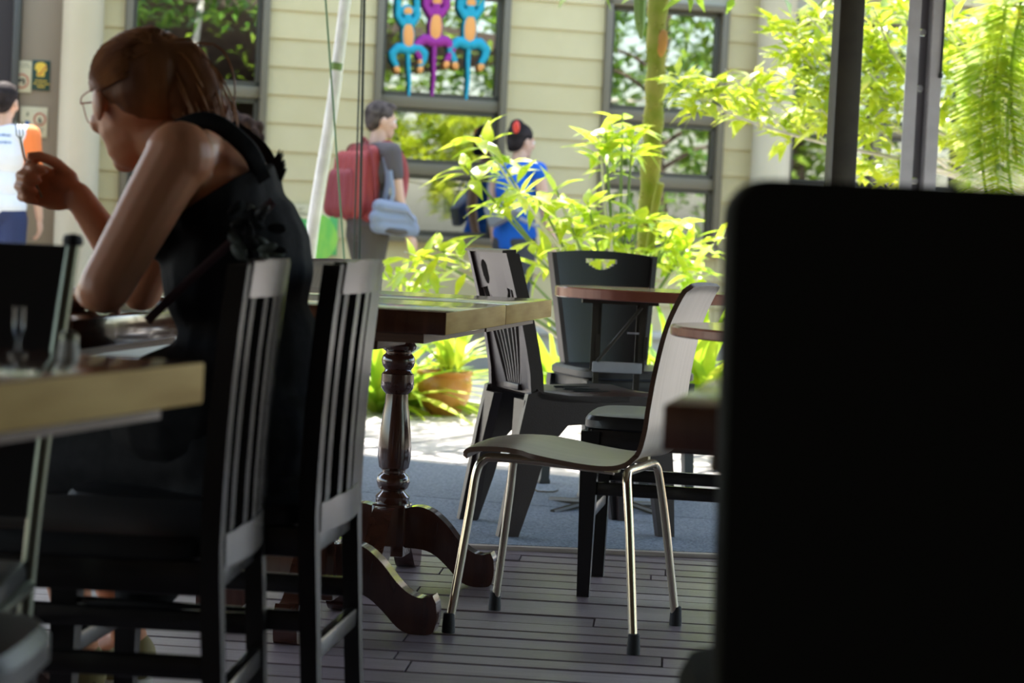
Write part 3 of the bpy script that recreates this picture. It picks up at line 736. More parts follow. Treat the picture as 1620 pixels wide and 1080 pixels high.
# ================================================================== PEOPLE
def V3(*a): return Vector(a)
def frame(f, up=(0, 0, 1)):
    f = Vector(f).normalized(); u = Vector(up); u = (u-f*u.dot(f)).normalized(); s = u.cross(f); return f, s, u    # forward, left, up
def head_prims(c, f, s, u, k=1.0):
    R = Matrix((f, s, u)).transposed()
    P = lambda a, b, d: c+(f*a+s*b+u*d)*k
    out = [('e', P(-.012, 0, .010), (.096*k, .074*k, .090*k), R), ('e', P(.022, 0, -.03), (.068*k, .062*k, .078*k), R), ('e', P(.036, 0, -.072), (.046*k, .046*k, .046*k), R),
           ('e', P(.066, 0, -.098), (.020*k, .024*k, .018*k), R), ('c', P(.086, 0, .004), P(.098, 0, -.034), .008*k, .012*k), ('e', P(.080, 0, .014), (.016*k, .048*k, .010*k), R),
           ('e', P(.083, 0, -.066), (.010*k, .022*k, .006*k), R), ('e', P(.082, 0, -.076), (.010*k, .019*k, .006*k), R)]
    for b in (-1, 1):
        out += [('e', P(-.010, b*.077, -.020), (.020*k, .009*k, .033*k), R), ('e', P(.062, b*.045, -.03), (.022*k, .018*k, .02*k), R)]
    return out
def hand_prims(w, e1, e2, e3, curl, k=1.0, thumb=1):
    """wrist, pointing direction, thumb-side direction, palm normal; four unequal bent fingers and a thumb off the palm side"""
    e1, e2, e3 = Vector(e1).normalized(), Vector(e2).normalized(), Vector(e3).normalized()
    R = Matrix((e1, e2, e3)).transposed()
    out = [('e', w+e1*.045*k, (.052*k, .039*k, .016*k), R), ('e', w+e1*.03*k+e2*.018*k+e3*.008*k, (.03*k, .022*k, .015*k), R)]
    for i, (L, b) in enumerate(((.040, .029), (.045, .010), (.042, -.010), (.034, -.028))):
        p = w+(e1*(.082 if i in (1, 2) else .076)+e2*b)*k; pts = [p-e1*.01*k, p]; a = 0
        for q, ln in enumerate((L, L*.62, L*.5)):
            a += curl*(.95 if q == 0 else 1.0); p = p+(e1*math.cos(a)+e3*math.sin(a))*ln*k; pts.append(p)
        out.append(('p', pts, [.0098*k, .0098*k, .0090*k, .0082*k, .0070*k]))
    t0 = w+(e1*.018+e2*.03+e3*.006)*k
    t1 = t0+(e1*.032+e2*.024*thumb+e3*.012)*k; t2 = t1+(e1*.026+e2*.006*thumb+e3*.014)*k
    out.append(('p', [t0, t1, t2, t2+(e1*.018-e2*.004+e3*.006)*k], [.0125*k, .0108*k, .0098*k, .008*k]))
    return out

# ---- the seated woman
L0 = Vector((-.50, 3.78, 0)); wo = thing('person', 'woman in a black sleeveless dress sitting hunched over her meal, auburn ponytail', 'person', L0)
def Wp(x, y, z): return Vector((x, y, z))-L0
hd = Wp(-.660, 3.80, 1.135); hf, hs, hu = frame((-.55, .83, -.28))
sl_, sr_ = Wp(-.555, 3.612, 1.035), Wp(-.585, 3.945, 1.02); el_, er_ = Wp(-.662, 3.575, .812), Wp(-.672, 3.985, .80)
wl_, wr_ = Wp(-.722, 3.775, .795), Wp(-.786, 3.955, .962)
torso = [((-.455, 3.78, .56), (.145, .185, .125)), ((-.45, 3.78, .70), (.118, .150, .14)), ((-.475, 3.78, .85), (.122, .150, .15)), ((-.512, 3.78, .965), (.105, .160, .105))]
body = [('e', Wp(*c), r) for c, r in torso]
body += [('c', Wp(-.575, 3.78, 1.045), Wp(-.655, 3.795, 1.10), .056, .05), ('c', Wp(-.55, 3.78, 1.035), sl_, .062, .05), ('c', Wp(-.56, 3.78, 1.035), sr_, .062, .05),
         ('e', sl_+V3(0, 0, -.004), (.058, .055, .058)), ('c', sl_, el_, .054, .043), ('c', el_, wl_, .043, .027), ('e', sr_, (.055, .055, .055)), ('c', sr_, er_, .048, .039), ('c', er_, wr_, .039, .026),
         ('e', Wp(-.575, 3.72, .93), (.06, .06, .06)), ('e', Wp(-.575, 3.84, .93), (.06, .06, .06))]
hips = [Wp(-.47, 3.70, .55), Wp(-.47, 3.86, .55)]; knees = [Wp(-.83, 3.94, .50), Wp(-.80, 4.08, .50)]; ank = [Wp(-.80, 4.22, .10), Wp(-.73, 4.36, .10)]
for h_, k_, a_ in zip(hips, knees, ank): body += [('c', h_, k_, .085, .058), ('c', k_, a_, .054, .034), ('c', a_, a_+V3(-.10, .03, -.055), .034, .028)]
body += head_prims(hd, hf, hs, hu)
body += hand_prims(wr_, (-.95, -.05, .22), (.22, 0, .96), (0, -1, 0), 1.15, .98, .75)
body += hand_prims(wl_, (-.35, .93, -.06), (.93, .35, 0), (0, 0, -1), .18, .95)
blob('body', body, .0042, 'skin', wo, 5)
fl_h = [('e', Wp(*c), (r[0]+.010, r[1]+.010, r[2]+.012)) for c, r in torso]
fl_h += [('e', Wp(-.585, 3.72, .925), (.065, .07, .07)), ('e', Wp(-.585, 3.84, .925), (.065, .07, .07)), ('e', Wp(-.50, 3.78, .60), (.19, .20, .13))]
pn = Vector((-.58, 0, .815)).normalized()
blob('dress_bodice', fl_h, .007, 'dress', wo, 4, cut=[(Wp(-.60, 3.78, .905), pn)])
sk = [('e', Wp(-.455, 3.78, .57), (.165, .205, .13))]
for h_, k_, a_ in zip(hips, knees, ank): sk += [('c', h_, k_, .112, .092), ('c', k_, k_.lerp(a_, .45), .09, .085)]
sk += [('c', (hips[0]+hips[1])/2, (knees[0]+knees[1])/2, .11, .085), ('c', Wp(-.45, 3.66, .52), Wp(-.60, 3.70, .30), .07, .05)]
blob('dress_skirt', sk, .009, 'dress', wo, 5)
for yy in (3.665, 3.895):
    g = G(); g.tube(bez([Wp(-.425, yy+.02*(1 if yy < 3.8 else -1), 1.00), Wp(-.455, yy, 1.055), Wp(-.525, yy, 1.094), Wp(-.60, yy, 1.05), Wp(-.63, yy+.01, .96)], 6), .017, 8, .45); g.obj('dress_strap', 'dress', wo)
g = G()                                                       # lace edge across the back
for i in range(26):
    q = i/25; p = Wp(-.395-.05*q+.0*q, 3.66+.24*q, 1.0+.03*math.sin(q*3.1)); g.tube([p, p+V3(.010, random.uniform(-.004, .004), .018+random.uniform(0, .01))], [.004, .001], 5)
g.obj('lace_trim', 'dress', wo)
g = G(); g.tube(bez([Wp(-.40, 3.615, .965), Wp(-.46, 3.605, .90), Wp(-.53, 3.605, .83), Wp(-.60, 3.63, .76)], 6), .0075, 8, .4); g.obj('cross_strap', 'mauve', wo)
g = G(); rs_ = random.Random(5)
for i in range(26):
    c = at(rs_.uniform(372, 440), rs_.uniform(325, 405), 3.585+rs_.uniform(-.012, .02))-L0
    g.mi = i % 2; g.ell(c, (.017, .007, .009), Euler((rs_.uniform(-1, 1), rs_.uniform(-1.2, 1.2), rs_.uniform(-.6, .6))).to_matrix(), 10)
g.mi = 1
sc_ = g.obj('knotted_scarf', ['scarfgrey', 'dress'], wo); sc_['label'] = 'dark scarf knot with grey-green leaf print'
# hair
Rh = Matrix((hf, hs, hu)).transposed(); HP = lambda a, b, d: hd+hf*a+hs*b+hu*d
tail0 = HP(-.092, .01, .045)
tpts = [tail0, at(292, 105, 3.76)-L0, at(316, 150, 3.75)-L0, at(330, 190, 3.76)-L0, at(338, 222, 3.77)-L0]
hair = [('e', HP(-.026, 0, .024), (.100, .084, .084), Rh), ('e', HP(-.056, 0, .002), (.062, .074, .066), Rh), ('e', tail0, (.026, .026, .024)),
        ('p', tpts, [.026, .044, .040, .026, .008]), ('p', [at(275, 95, 3.75)-L0, at(285, 150, 3.74)-L0, at(292, 190, 3.74)-L0], [.026, .032, .014])]
hr = blob('hair', hair, .005, 'hair_auburn', wo, 3)
g = G()
for i in range(190):
    off = V3(rs_.gauss(0, .011), rs_.gauss(0, .011), rs_.gauss(0, .010)); e = V3(rs_.uniform(-.01, .03), rs_.uniform(-.02, .02), rs_.uniform(-.035, .02))
    g.tube(bez([tpts[0]+off*.5, tpts[1]+off*1.7, tpts[2]+off*1.9+e*.2, tpts[3]+off*1.5+e*.6, tpts[4]+off*.9+e], 3), [.0016]*12+[.0006], 4)
for i in range(230):
    b = rs_.uniform(-1, 1); a0 = rs_.uniform(-.05, .09)
    def onh(x, y, z):
        v_ = Vector((x, y, z)).normalized(); e_ = rs_.uniform(.0, .004); return HP(-.026+v_.x*(.100+e_), v_.y*(.084+e_), .024+v_.z*(.084+e_))
    j_ = rs_.uniform(-.12, .12); q0, q1, q2 = onh(.72, b*.8, .62-.55*abs(b)+j_), onh(.15, b*1.0, .85-.8*abs(b)+j_), onh(-.55, b*.8, .75-.55*abs(b)+j_*.5)
    g.tube(bez([q0, q1, q2, tail0+V3(0, rs_.gauss(0, .01), rs_.gauss(0, .01))], 4), .0013, 4)
for i in range(260):
    b = rs_.choice((-1, 1)); r_ = rs_.random(); j_ = rs_.uniform(-.08, .08)
    g.tube(bez([onh(.75-.55*r_, b*.95, .12-.40*r_+j_), onh(.05-.25*r_, b*1.0, .06-.36*r_+j_), onh(-.6, b*.7, .20-.4*r_+j_), tail0+V3(0, rs_.gauss(0, .012), rs_.gauss(-.006, .01))], 4), .0013, 4)
st_ = g.obj('hair_strands', 'hair_strand', wo); st_['kind'] = 'stuff'
g = G(); rr_ = [tail0+(hs*math.cos(a)+hu*math.sin(a))*.026+hf*-.004 for a in [2*math.pi*j/16 for j in range(17)]]; g.tube(rr_, .006, 6); g.obj('hair_tie', 'dress', wo)
g = G(); g.tube(bez([HP(.0, .080, .008), HP(.055, .077, .012), HP(.094, .064, .012)], 4), .0012, 6); g.tube(bez([HP(.094, .064, .012), HP(.099, .03, .018), HP(.102, 0, .012), HP(.099, -.03, .018), HP(.094, -.064, .012)], 4), .0016, 6)
for b in (-1, 1): g.tube(bez([HP(.095, b*.06, .012), HP(.098, b*.05, -.02), HP(.100, b*.025, -.024), HP(.102, b*.01, -.002)], 4), .001, 6)
g.obj('glasses', 'redpack', wo)
for b in (-1, 1): g = G(); g.ell(HP(.072, b*.032, .0), (.011, .013, .011)); g.obj('eye', 'white_shirt', wo)
for i, a_ in enumerate(ank):
    q = a_+V3(-.05, .0, -.06)
    s_ = blob('shoe', [('e', q+V3(-.02, 0, .0), (.12, .045, .038)), ('e', q+V3(.055, 0, .02), (.05, .04, .055)), ('e', q+V3(-.09, 0, -.006), (.055, .045, .03))], .006, 'sneaker', wo, 3, cut=[(q+V3(0, 0, -.034), (0, 0, -1))])
    g = G(); g.rings([[q+V3(-.03+.128*math.cos(2*math.pi*j/20), .05*math.sin(2*math.pi*j/20), z) for j in range(20)] for z in (-.04, -.022)]); g.obj('sole', 'lightsole', s_)
g = G(); fa = wr_+V3(-.088, -.03, .035); g.tube([fa+V3(.03, .0, -.04), fa+V3(-.004, .0, .03), fa+V3(-.012, 0, .062)], .0022, 6)
for dx in (-.006, 0, .006): g.tube([fa+V3(-.012, 0, .060), fa+V3(-.013+dx, 0, .068), fa+V3(-.016+dx, 0, .092)], .0012, 5)
fk = g.obj('fork', 'steel'); fk.location = L0
tag(fk, 'thin metal fork held in the seated woman\'s raised hand', 'fork')

# ---- people by the house
def make_person(label, loc, ang, H, skin, top, legs, hairm, sleeve=.55, stride=.16, head_turn=0, lean=0, arms=((.02, .06, -.02), (.02, .06, -.02)), shorts=None, hairshape='short', top_hem=.955):
    k = H/1.75; t = thing('person', label, 'person', loc, ang, 'people walking by the house')
    P = lambda x, y, z: Vector((x+lean*max(0, z-.9), y, z))*k
    J = {}
    for sgn, n_ in ((1, 'l'), (-1, 'r')):
        a = arms[0 if sgn > 0 else 1]
        J[n_+'sh'] = P(0, sgn*.185, 1.41); J[n_+'el'] = P(a[0]*.55, sgn*(.215+a[1]*.5), 1.13); J[n_+'wr'] = P(a[0]*1.0+.05, sgn*(.215+a[1]), .90+a[2])
        J[n_+'hip'] = P(0, sgn*.09, .90); J[n_+'kn'] = P(sgn*stride*.6+.03, sgn*.095, .49); J[n_+'an'] = P(sgn*stride, sgn*.095, .085)
    hc_ = P(.03, 0, 1.615); hf_, hs_, hu_ = frame((math.cos(head_turn), math.sin(head_turn), -.12))
    b = [('e', P(0, 0, .95), (.105*k, .16*k, .11*k)), ('e', P(0, 0, 1.10), (.095*k, .14*k, .12*k)), ('e', P(0, 0, 1.28), (.11*k, .16*k, .15*k)), ('c', P(0, 0, 1.40), P(.015, 0, 1.53), .055*k, .05*k)]
    tp = [('e', P(0, 0, .97), (.125*k, .175*k, .12*k)), ('e', P(0, 0, 1.10), (.115*k, .16*k, .13*k)), ('e', P(0, 0, 1.28), (.125*k, .175*k, .155*k)), ('c', P(0, 0, top_hem), P(0, 0, .99), .13*k, .13*k)]
    lg = [('e', P(0, 0, .93), (.12*k, .172*k, .10*k))]
    for n_, sgn in (('l', 1), ('r', -1)):
        sh, el, wr = J[n_+'sh'], J[n_+'el'], J[n_+'wr']; hp, kn, an = J[n_+'hip'], J[n_+'kn'], J[n_+'an']
        b += [('c', P(0, 0, 1.41), sh, .06*k, .05*k), ('c', sh, el, .046*k, .037*k), ('c', el, wr, .036*k, .025*k), ('c', hp, kn, .075*k, .05*k), ('c', kn, an, .048*k, .034*k), ('c', an, an+V3(.13, 0, -.05)*k, .034*k, .028*k)]
        e1 = (wr-el).normalized(); b += hand_prims(wr, e1, (1, 0, .2), (0, -sgn, 0), .45, k*.95)
        tp += [('c', P(0, 0, 1.405), sh, .07*k, .062*k)]
        if sleeve > 0: tp += [('c', sh, sh.lerp(el, sleeve), .062*k, .054*k)]
        lg += [('c', hp, kn, .09*k, .072*k), ('c', kn, an+V3(0, 0, .03)*k, .07*k, .06*k)]
        fo_ = an+V3(.05, 0, -.045)*k
        s_ = blob('shoe', [('e', fo_+V3(.02, 0, 0)*k, (.125*k, .046*k, .04*k)), ('e', fo_+V3(-.06, 0, .02)*k, (.045*k, .04*k, .05*k))], .009, 'shoe', t, 2, cut=[(fo_+V3(0, 0, -.034)*k, (0, 0, -1))])
        g = G(); g.rings([[fo_+V3(.015+.128*math.cos(2*math.pi*j/16), .048*math.sin(2*math.pi*j/16), z)*k for j in range(16)] for z in (-.04, -.026)]); g.obj('sole', 'lightsole', s_)
    b += head_prims(hc_, hf_, hs_, hu_)
    blob('body', b, .0065, skin, t, 3); blob('shirt', tp, .010, top, t, 4); blob('trousers', lg, .010, legs, t, 4)
    R = Matrix((hf_, hs_, hu_)).transposed(); Q = lambda a, c, d: hc_+hf_*a+hs_*c+hu_*d
    hp_ = [('e', Q(-.026, 0, .030), (.100, .084, .090), R), ('e', Q(-.055, 0, -.005), (.06, .076, .085), R)]
    if hairshape == 'short': hp_ += [('e', Q(.03, 0, .085), (.055, .06, .03), R)]
    if hairshape == 'up': hp_ += [('e', Q(-.06, 0, .09), (.05, .055, .05), R), ('c', Q(-.06, 0, .0), Q(-.08, 0, -.06), .06, .035)]
    if hairshape == 'curly':
        rq = random.Random(11)
        for i in range(46):
            a = rq.uniform(0, 6.28); z = rq.uniform(-.26, .11); r = .108+.03*max(0, -z)*3
            x_ = -.03+r*math.cos(a)*(.9 if math.cos(a) < 0 else .55); hp_.append(('e', Q(x_, r*math.sin(a), z), (.032, .032, .04)))
        hp_ += [('c', Q(-.05, 0, 0), Q(-.07, 0, -.22), .085, .08)]
    blob('hair', hp_, .008, hairm, t, 2)
    for c in (-1, 1): g = G(); g.ell(Q(.074, c*.032, .0), (.011, .012, .010), None, 10); g.obj('eye', 'white_shirt', t)
    return t, P, J, k
# man with the red backpack
p = onz(600, 370+0, HC); fY = 14.15
p = at(598, 160, fY); m1, P, J, k = make_person('man in a grey T-shirt and olive trousers with grey belt bag at hip', (p.x-.03, fY, 0), math.radians(38), 1.79, 'skin_far', 'greyshirt', 'olive', 'hair_grey', .5, .14, -.3, .06, arms=((.05, .0, 0), (.10, .02, 0)))
m1['label'] = 'man in grey T-shirt and olive trousers carrying the red backpack'
def pack_parts(t):
    b = blob('pack_body', [('c', V3(x_, y_, -.17+.02*(x_ < -.15)), V3(x_*.9, y_*.85, .21-.04*(x_ < -.15)), .06, .055) for x_ in (-.10, -.20) for y_ in (-.11, -.04, .04, .11)]+[('e', V3(-.15, 0, .02), (.10, .13, .2))], .009, 'redpack', t, 4)
    g = G(); g.tube(bez([V3(-.10, -.172, -.1), V3(-.12, -.165, .12), V3(-.13, -.12, .245), V3(-.13, 0, .268), V3(-.13, .12, .245), V3(-.12, .165, .12)], 6), .006, 6); g.obj('zip_line', 'redpack2', t)
    blob('front_pocket', [('c', V3(-.255, y_, -.15), V3(-.245, y_*.8, .06), .055, .05) for y_ in (-.09, 0, .09)], .010, 'redpack2', t, 5)
    for s_ in (-1, 1):
        g = G(); g.tube(bez([V3(-.045, s_*.09, .24), V3(.03, s_*.115, .275), V3(.13, s_*.12, .18), V3(.15, s_*.13, .02), V3(.05, s_*.185, -.13), V3(-.08, s_*.16, -.19)], 6), .026, 8, .35); g.obj('shoulder_strap', 'redpack', t)
    g = G(); g.tube(bez([V3(-.05, -.165, .22), V3(-.03, -.20, .05), V3(-.05, -.19, -.12)], 5), .03, 8, .35); g.obj('side_strap', 'bluegrey', t)
    g = G(); g.tube(bez([V3(-.08, -.03, .27), V3(-.09, 0, .31), V3(-.08, .03, .27)], 4), .009, 6); g.obj('grab_loop', 'redpack2', t)
bp = thing('backpack', 'red backpack worn on the back of the walking man', 'backpack', m1.matrix_basis @ P(-.02, 0, 1.19), m1.rotation_euler.z); bp.location = Matrix.Translation(m1.location) @ Matrix.Rotation(m1.rotation_euler.z, 4, 'Z') @ P(.015, 0, 1.19); pack_parts(bp)
wb = thing('belt_bag', 'grey-blue belt bag slung at the backpack man\'s hip', 'bag', Matrix.Translation(m1.location) @ Matrix.Rotation(m1.rotation_euler.z, 4, 'Z') @ P(.02, -.24, 1.0), m1.rotation_euler.z)
blob('bag_body', [('c', V3(*p_), V3(*q_), .05, .045) for p_, q_ in (((-.11, 0, .07), (.06, 0, .06)), ((-.13, 0, .0), (.13, 0, -.01)), ((-.12, 0, -.05), (.15, 0, -.07)), ((.06, 0, .05), (.15, 0, -.06)))], .009, 'bluegrey', wb, 2)
g = G(); g.tube([V3(-.11, -.05, .055), V3(.07, -.052, .045), V3(.13, -.048, -.01)], .005, 6); g.obj('bag_zip', 'greynylon', wb)
g = G(); g.tube(bez([V3(-.13, .0, -.06), V3(0, -.05, -.085), V3(.13, 0, -.075)], 5), .02, 8); g.obj('bag_base', 'olive', wb)
g = G(); g.tube(bez([V3(-.15, .0, .04), V3(-.03, -.02, .12), V3(-.04, .0, .30)], 5), .014, 8, .4); g.obj('bag_strap', 'bluegrey', wb)
# woman in blue
fY = 15.2; p = at(822, 210, fY); m2, P, J, k = make_person('woman in a bright blue top and charcoal trousers walking past the window wall', (p.x, fY, 0), math.radians(50), 1.74, 'skin_far', 'bluetop', 'charcoal', 'hair_dark', .12, .12, -.2, 0, arms=((.02, .02, 0), (.06, .05, 0)), hairshape='up', top_hem=.94)
M2 = Matrix.Translation(m2.location) @ Matrix.Rotation(m2.rotation_euler.z, 4, 'Z')
cl = tag(link('hair_clip', None), 'red claw clip in the blue-topped woman\'s dark hair', 'hair clip'); cl.location = M2 @ (P(.03, 0, 1.615)+V3(-.10, -.03, .085))
g = G(); g.ell((0, 0, 0), (.022, .018, .045), None, 12); g.obj('clip_shell', 'redclip', cl)
for s_ in (-1, 1): g = G(); g.tube(bez([(0, s_*.012, .04), (-.02, s_*.03, .01), (-.01, s_*.03, -.04)], 4), .006, 6); g.obj('clip_jaw', 'redclip', cl)
sb = thing('sling_bag', 'grey sling bag across the blue-topped woman\'s lower back', 'bag', M2 @ P(-.175, -.03, 1.13), m2.rotation_euler.z)
g = G(); g.box((0, 0, 0), (.085, .27, .16), R3('X', -.45), .025); g.obj('bag_body', 'greynylon', sb)
g = G(); g.tube(bez([V3(.0, .11, .06), V3(.07, .20, .18), V3(.16, .17, .34), V3(.25, .05, .22), V3(.27, -.1, .02), V3(.16, -.2, -.10), V3(.02, -.13, -.05)], 6), .014, 8, .4); g.obj('bag_strap', 'greynylon', sb)
# man in white and orange at the left edge
fY = 13.9; p = at(10, 180, fY); m3, P, J, k = make_person('man in white shirt with orange sleeves cut off by the left edge', (p.x-.02, fY, 0), math.radians(80), 1.78, 'skin_far', 'white_shirt', 'navy', 'hair_dark', .0, .05, 0, 0, arms=((.04, .0, 0), (.06, .0, 0)), top_hem=.955)
for n_ in 'lr': blob('sleeve', [('c', J[n_+'sh'], J[n_+'sh'].lerp(J[n_+'el'], .62), .064*k, .056*k)], .010, 'orange', m3, 3)
def strokes(g, p0, ex, ez, wdt, h, n, rnd_):
    x = 0
    while x < wdt:
        l = rnd_.uniform(.5, 1.1)*wdt/n; g.box(p0+ex*(x+l/2)+ez*rnd_.uniform(-.1, .1)*h, (l*.8 if abs(ex.x) > .5 else .004, .004 if abs(ex.x) > .5 else l*.8, h*rnd_.uniform(.6, 1))); x += l
rk = random.Random(4)
for z, yy in ((1.40, .10), (1.355, .12)):
    g = G(); strokes(g, P(-.138 if z < 1.38 else -.105, -yy, z), V3(0, 1, 0), V3(0, 0, 1), .24, .014, 9, rk); bt = g.obj('back_lettering', 'inkblue', m3); bt['kind'] = 'stuff'

# curly haired woman half hidden behind the seated woman
fY = 13.6; p = at(383, 215, fY); m4, P, J, k = make_person('curly-haired woman in pale grey top half hidden behind the ponytailed woman', (p.x, fY, 0), math.radians(140), 1.62, 'skin_far', 'palegrey', 'navy', 'hair_curly', .5, .08, 0, 0, hairshape='curly')

# ================================================================== PLANTS
def leaf_mesh(name, m_, Wd=.3, droop=.18, fold=.16, n=5, tip=1.0):
    g = G(); ws = [.06, .72, 1.0, .78, .36, 0.0][:n+1]; rs = []
    for i in range(n+1):
        t = i/n; hwid = Wd/2*ws[i] if i < n else .004; z = .06*math.sin(t*2.2)-droop*t*t
        rs.append([Vector((-hwid, t, z+fold*hwid)), Vector((0, t, z)), Vector((hwid, t, z+fold*hwid))])
    g.rings(rs, closed=False); return g.mesh(name, m_, 80)
def leaf_mtx(p, d, L, roll=0, up=None):
    d = Vector(d).normalized(); u = Vector(up or (0, 0, 1)); 
    if abs(d.dot(u)) > .97: u = Vector((0, 1, 0))
    n = (u-d*u.dot(d)).normalized(); s = d.cross(n); R = Matrix((s, d, n)).transposed().to_4x4()
    return Matrix.Translation(p) @ R @ Matrix.Rotation(roll, 4, 'Y') @ Matrix.Diagonal((L, L, L, 1))
def leaf_obj(me, root, mtx):
    o = link('leaf', me, root); o.matrix_local = root.matrix_basis.inverted() @ mtx; return o
def add_leaf(g, mtx, Wd=.3, mi=0):
    v = [g.b.verts.new(mtx @ Vector(q)) for q in ((0, 0, 0), (-Wd/2, .45, .03), (0, .42, 0), (Wd/2, .45, .03), (0, 1, -.16))]
    for q in ((0, 2, 1), (0, 3, 2), (1, 2, 4), (2, 3, 4)): g.b.faces.new([v[i] for i in q])
LM = [leaf_mesh('leaf', 'leaf', w_, dr_) for w_, dr_ in ((.33, .2), (.38, .3), (.29, .1))]
LM2 = [leaf_mesh('leaf', 'leaf2', w_, dr_) for w_, dr_ in ((.30, .25), (.34, .35), (.26, .15))]
rp = random.Random(21)
def rosette(root, tip, n, L, meshes, axis=(0, 0, 1), spread=1.0, stuff=None):
    axis = Vector(axis).normalized(); a0 = rp.uniform(0, 6.28)
    for i in range(n):
        a = a0+i*2.4; el = rp.uniform(-.35, .75); h = axis.orthogonal().normalized(); v_ = axis.cross(h)
        d = (h*math.cos(a)+v_*math.sin(a))*math.cos(el)+axis*math.sin(el)
        p = tip-axis*(L*.55*rp.random())+d*L*.06*spread
        m = leaf_mtx(p, d, L*rp.uniform(.7, 1.15), rp.uniform(-.5, .5))
        if stuff is None: leaf_obj(rp.choice(meshes), root, m)
        else: add_leaf(stuff, m, .3)
# ---- middle bush with yellow-green rosettes
base = Vector((.52, 10.9, -.02)); bush = thing('leafy_shrub', 'yellow-green leafy shrub spreading behind the chairs up to the mossy trunk', 'shrub', base)
tips = [(760, 215, 10.2, 11, .17), (735, 262, 10.1, 10, .17), (790, 250, 10.3, 10, .17), (815, 290, 10.2, 11, .17), (850, 312, 10.4, 11, .16), (790, 318, 10.2, 9, .16), (890, 325, 10.5, 11, .16), (930, 318, 10.6, 10, .16), (905, 360, 10.4, 10, .15),
        (965, 345, 10.7, 10, .16), (690, 392, 10.0, 10, .16), (665, 405, 10.0, 8, .14), (725, 408, 10.1, 8, .14), (845, 402, 10.2, 6, .14), (795, 412, 10.1, 7, .14), (865, 408, 10.3, 7, .14),
        (958, 205, 10.9, 11, .17), (985, 180, 11.0, 10, .17), (950, 235, 10.9, 10, .16), (1000, 225, 11.0, 8, .15), (1010, 345, 10.9, 10, .17), (990, 385, 10.8, 9, .15), (1075, 345, 11.3, 10, .15), (1098, 375, 11.3, 10, .15), (1085, 410, 11.2, 8, .14), (1055, 375, 11.2, 8, .15), (935, 395, 10.6, 8, .14), (640, 398, 10.0, 4, .14), (880, 300, 10.5, 6, .16), (1030, 400, 11.0, 5, .14)]
hub = {}
for i, (x, y, Y, n, L) in enumerate(tips):
    tip = at(x, y, Y)
    sx = .25*(tip.x-base.x); mid1 = base+Vector((sx*.6, (tip.y-base.y)*.3, tip.z*.45)); mid2 = base.lerp(tip, .72)+Vector((0, 0, .12))
    g = G(); g.tube([q-base for q in bez([base+Vector((rp.uniform(-.08, .08), rp.uniform(-.06, .06), 0)), mid1, mid2, tip], 5)], [.013-.0006*j for j in range(16)], 6); g.obj('stem', 'greenstem' if i % 3 else 'twig', bush)
    axd = (tip-mid2).normalized()+Vector((0, -.2, .7)); rosette(bush, tip, n, L*1.16, LM, axd)
g = G()
for i in range(46):
    x, y, Y, n, L = rp.choice([q_ for q_ in tips if q_[0] > 885 or q_[0] < 730]); rosette(bush, at(x+rp.uniform(-30, 30), y+rp.uniform(-10, 45), Y+.15), 5, L*1.05, None, (rp.uniform(-.6, .6), -.2, 1), stuff=g)
bmesh.ops.translate(g.b, vec=-base, verts=g.b.verts); lm_ = g.obj('leaf_mass', 'leaf', bush, 80); lm_['kind'] = 'stuff'
# ---- mossy trunk
tb_ = at(1018, 440, 11.3); tt = at(1046, -30, 11.3)
tr_ = thing('mossy_tree', 'slim mossy green tree trunk with an orange scar before the right window', 'tree', (tb_.x-.01, 11.3, -.02))
L_ = tr_.location.copy(); g = G(); pts = bez([Vector((-.04, 0, 0)), tb_-L_, at(1030, 250, 11.3)-L_, at(1038, 120, 11.3)-L_, tt-L_, Vector((.18, .0, 3.2)), Vector((.30, .1, 4.6))], 8)
g.tube(pts, [.050+.005*math.sin(i*1.7) for i in range(len(pts))], 14); g.obj('trunk', 'moss', tr_)
g = G(); sp_ = at(1042, 70, 11.3)-L_; g.ell(sp_+V3(.012, -.041, 0), (.03, .016, .075), R3('Y', .12), 12); g.obj('bark_scar', 'rust', tr_)
g = G()
for i in range(260):
    q = rp.random()*(len(pts)-1); a = rp.uniform(math.pi, 2*math.pi); i0 = int(q); p0 = pts[i0].lerp(pts[min(i0+1, len(pts)-1)], q-i0); d = V3(math.cos(a), math.sin(a), rp.uniform(-.2, .4)); g.tube([p0+d*.045, p0+d*(.058+.012*rp.random())], [.006, .001], 4)
mo = g.obj('moss_tufts', 'moss', tr_); mo['kind'] = 'stuff'
g = G(); g.tube(bez([at(1026, 400, 11.25)-L_, at(1036, 330, 11.2)-L_, at(1045, 290, 11.15)-L_], 5), [.02]*11, 8); g.obj('side_shoot', 'moss', tr_)
crown = G()
for i in range(1500):
    c = Vector((rp.gauss(.2, .75), rp.gauss(-.3, .55), rp.uniform(2.15, 4.4)))
    if c.length and at(810, 0, L_.y+c.y).z < c.z+L_.z-.05: add_leaf(crown, leaf_mtx(c, (rp.uniform(-1, 1), rp.uniform(-1, 1), rp.uniform(-.6, .3)), rp.uniform(.10, .17), rp.uniform(-.6, .6)), .34)
cr = crown.obj('crown', 'leaf3', tr_, 80); cr['kind'] = 'stuff'
# hanging green stem beside it
hs_t = at(1012, -20, 11.0); t = thing('hanging_cactus', 'thick ribbed green stem hanging from above beside the mossy trunk', 'plant', at(1014, 62, 11.0)); L2 = t.location.copy()
for i in range(7):
    a = i/7*6.28; g = G(); o_ = V3(.02*math.cos(a), .02*math.sin(a), 0); g.tube(bez([at(1014, -60, 11.0)-L2+o_+V3(0, 0, 1.0), at(1013, -20, 11.0)-L2+o_, V3(.004*math.cos(a), .004*math.sin(a), .02*(i % 3))], 5), [.013]*9+[.008, .003], 7); g.obj('stem_rib', 'greenstem', t)
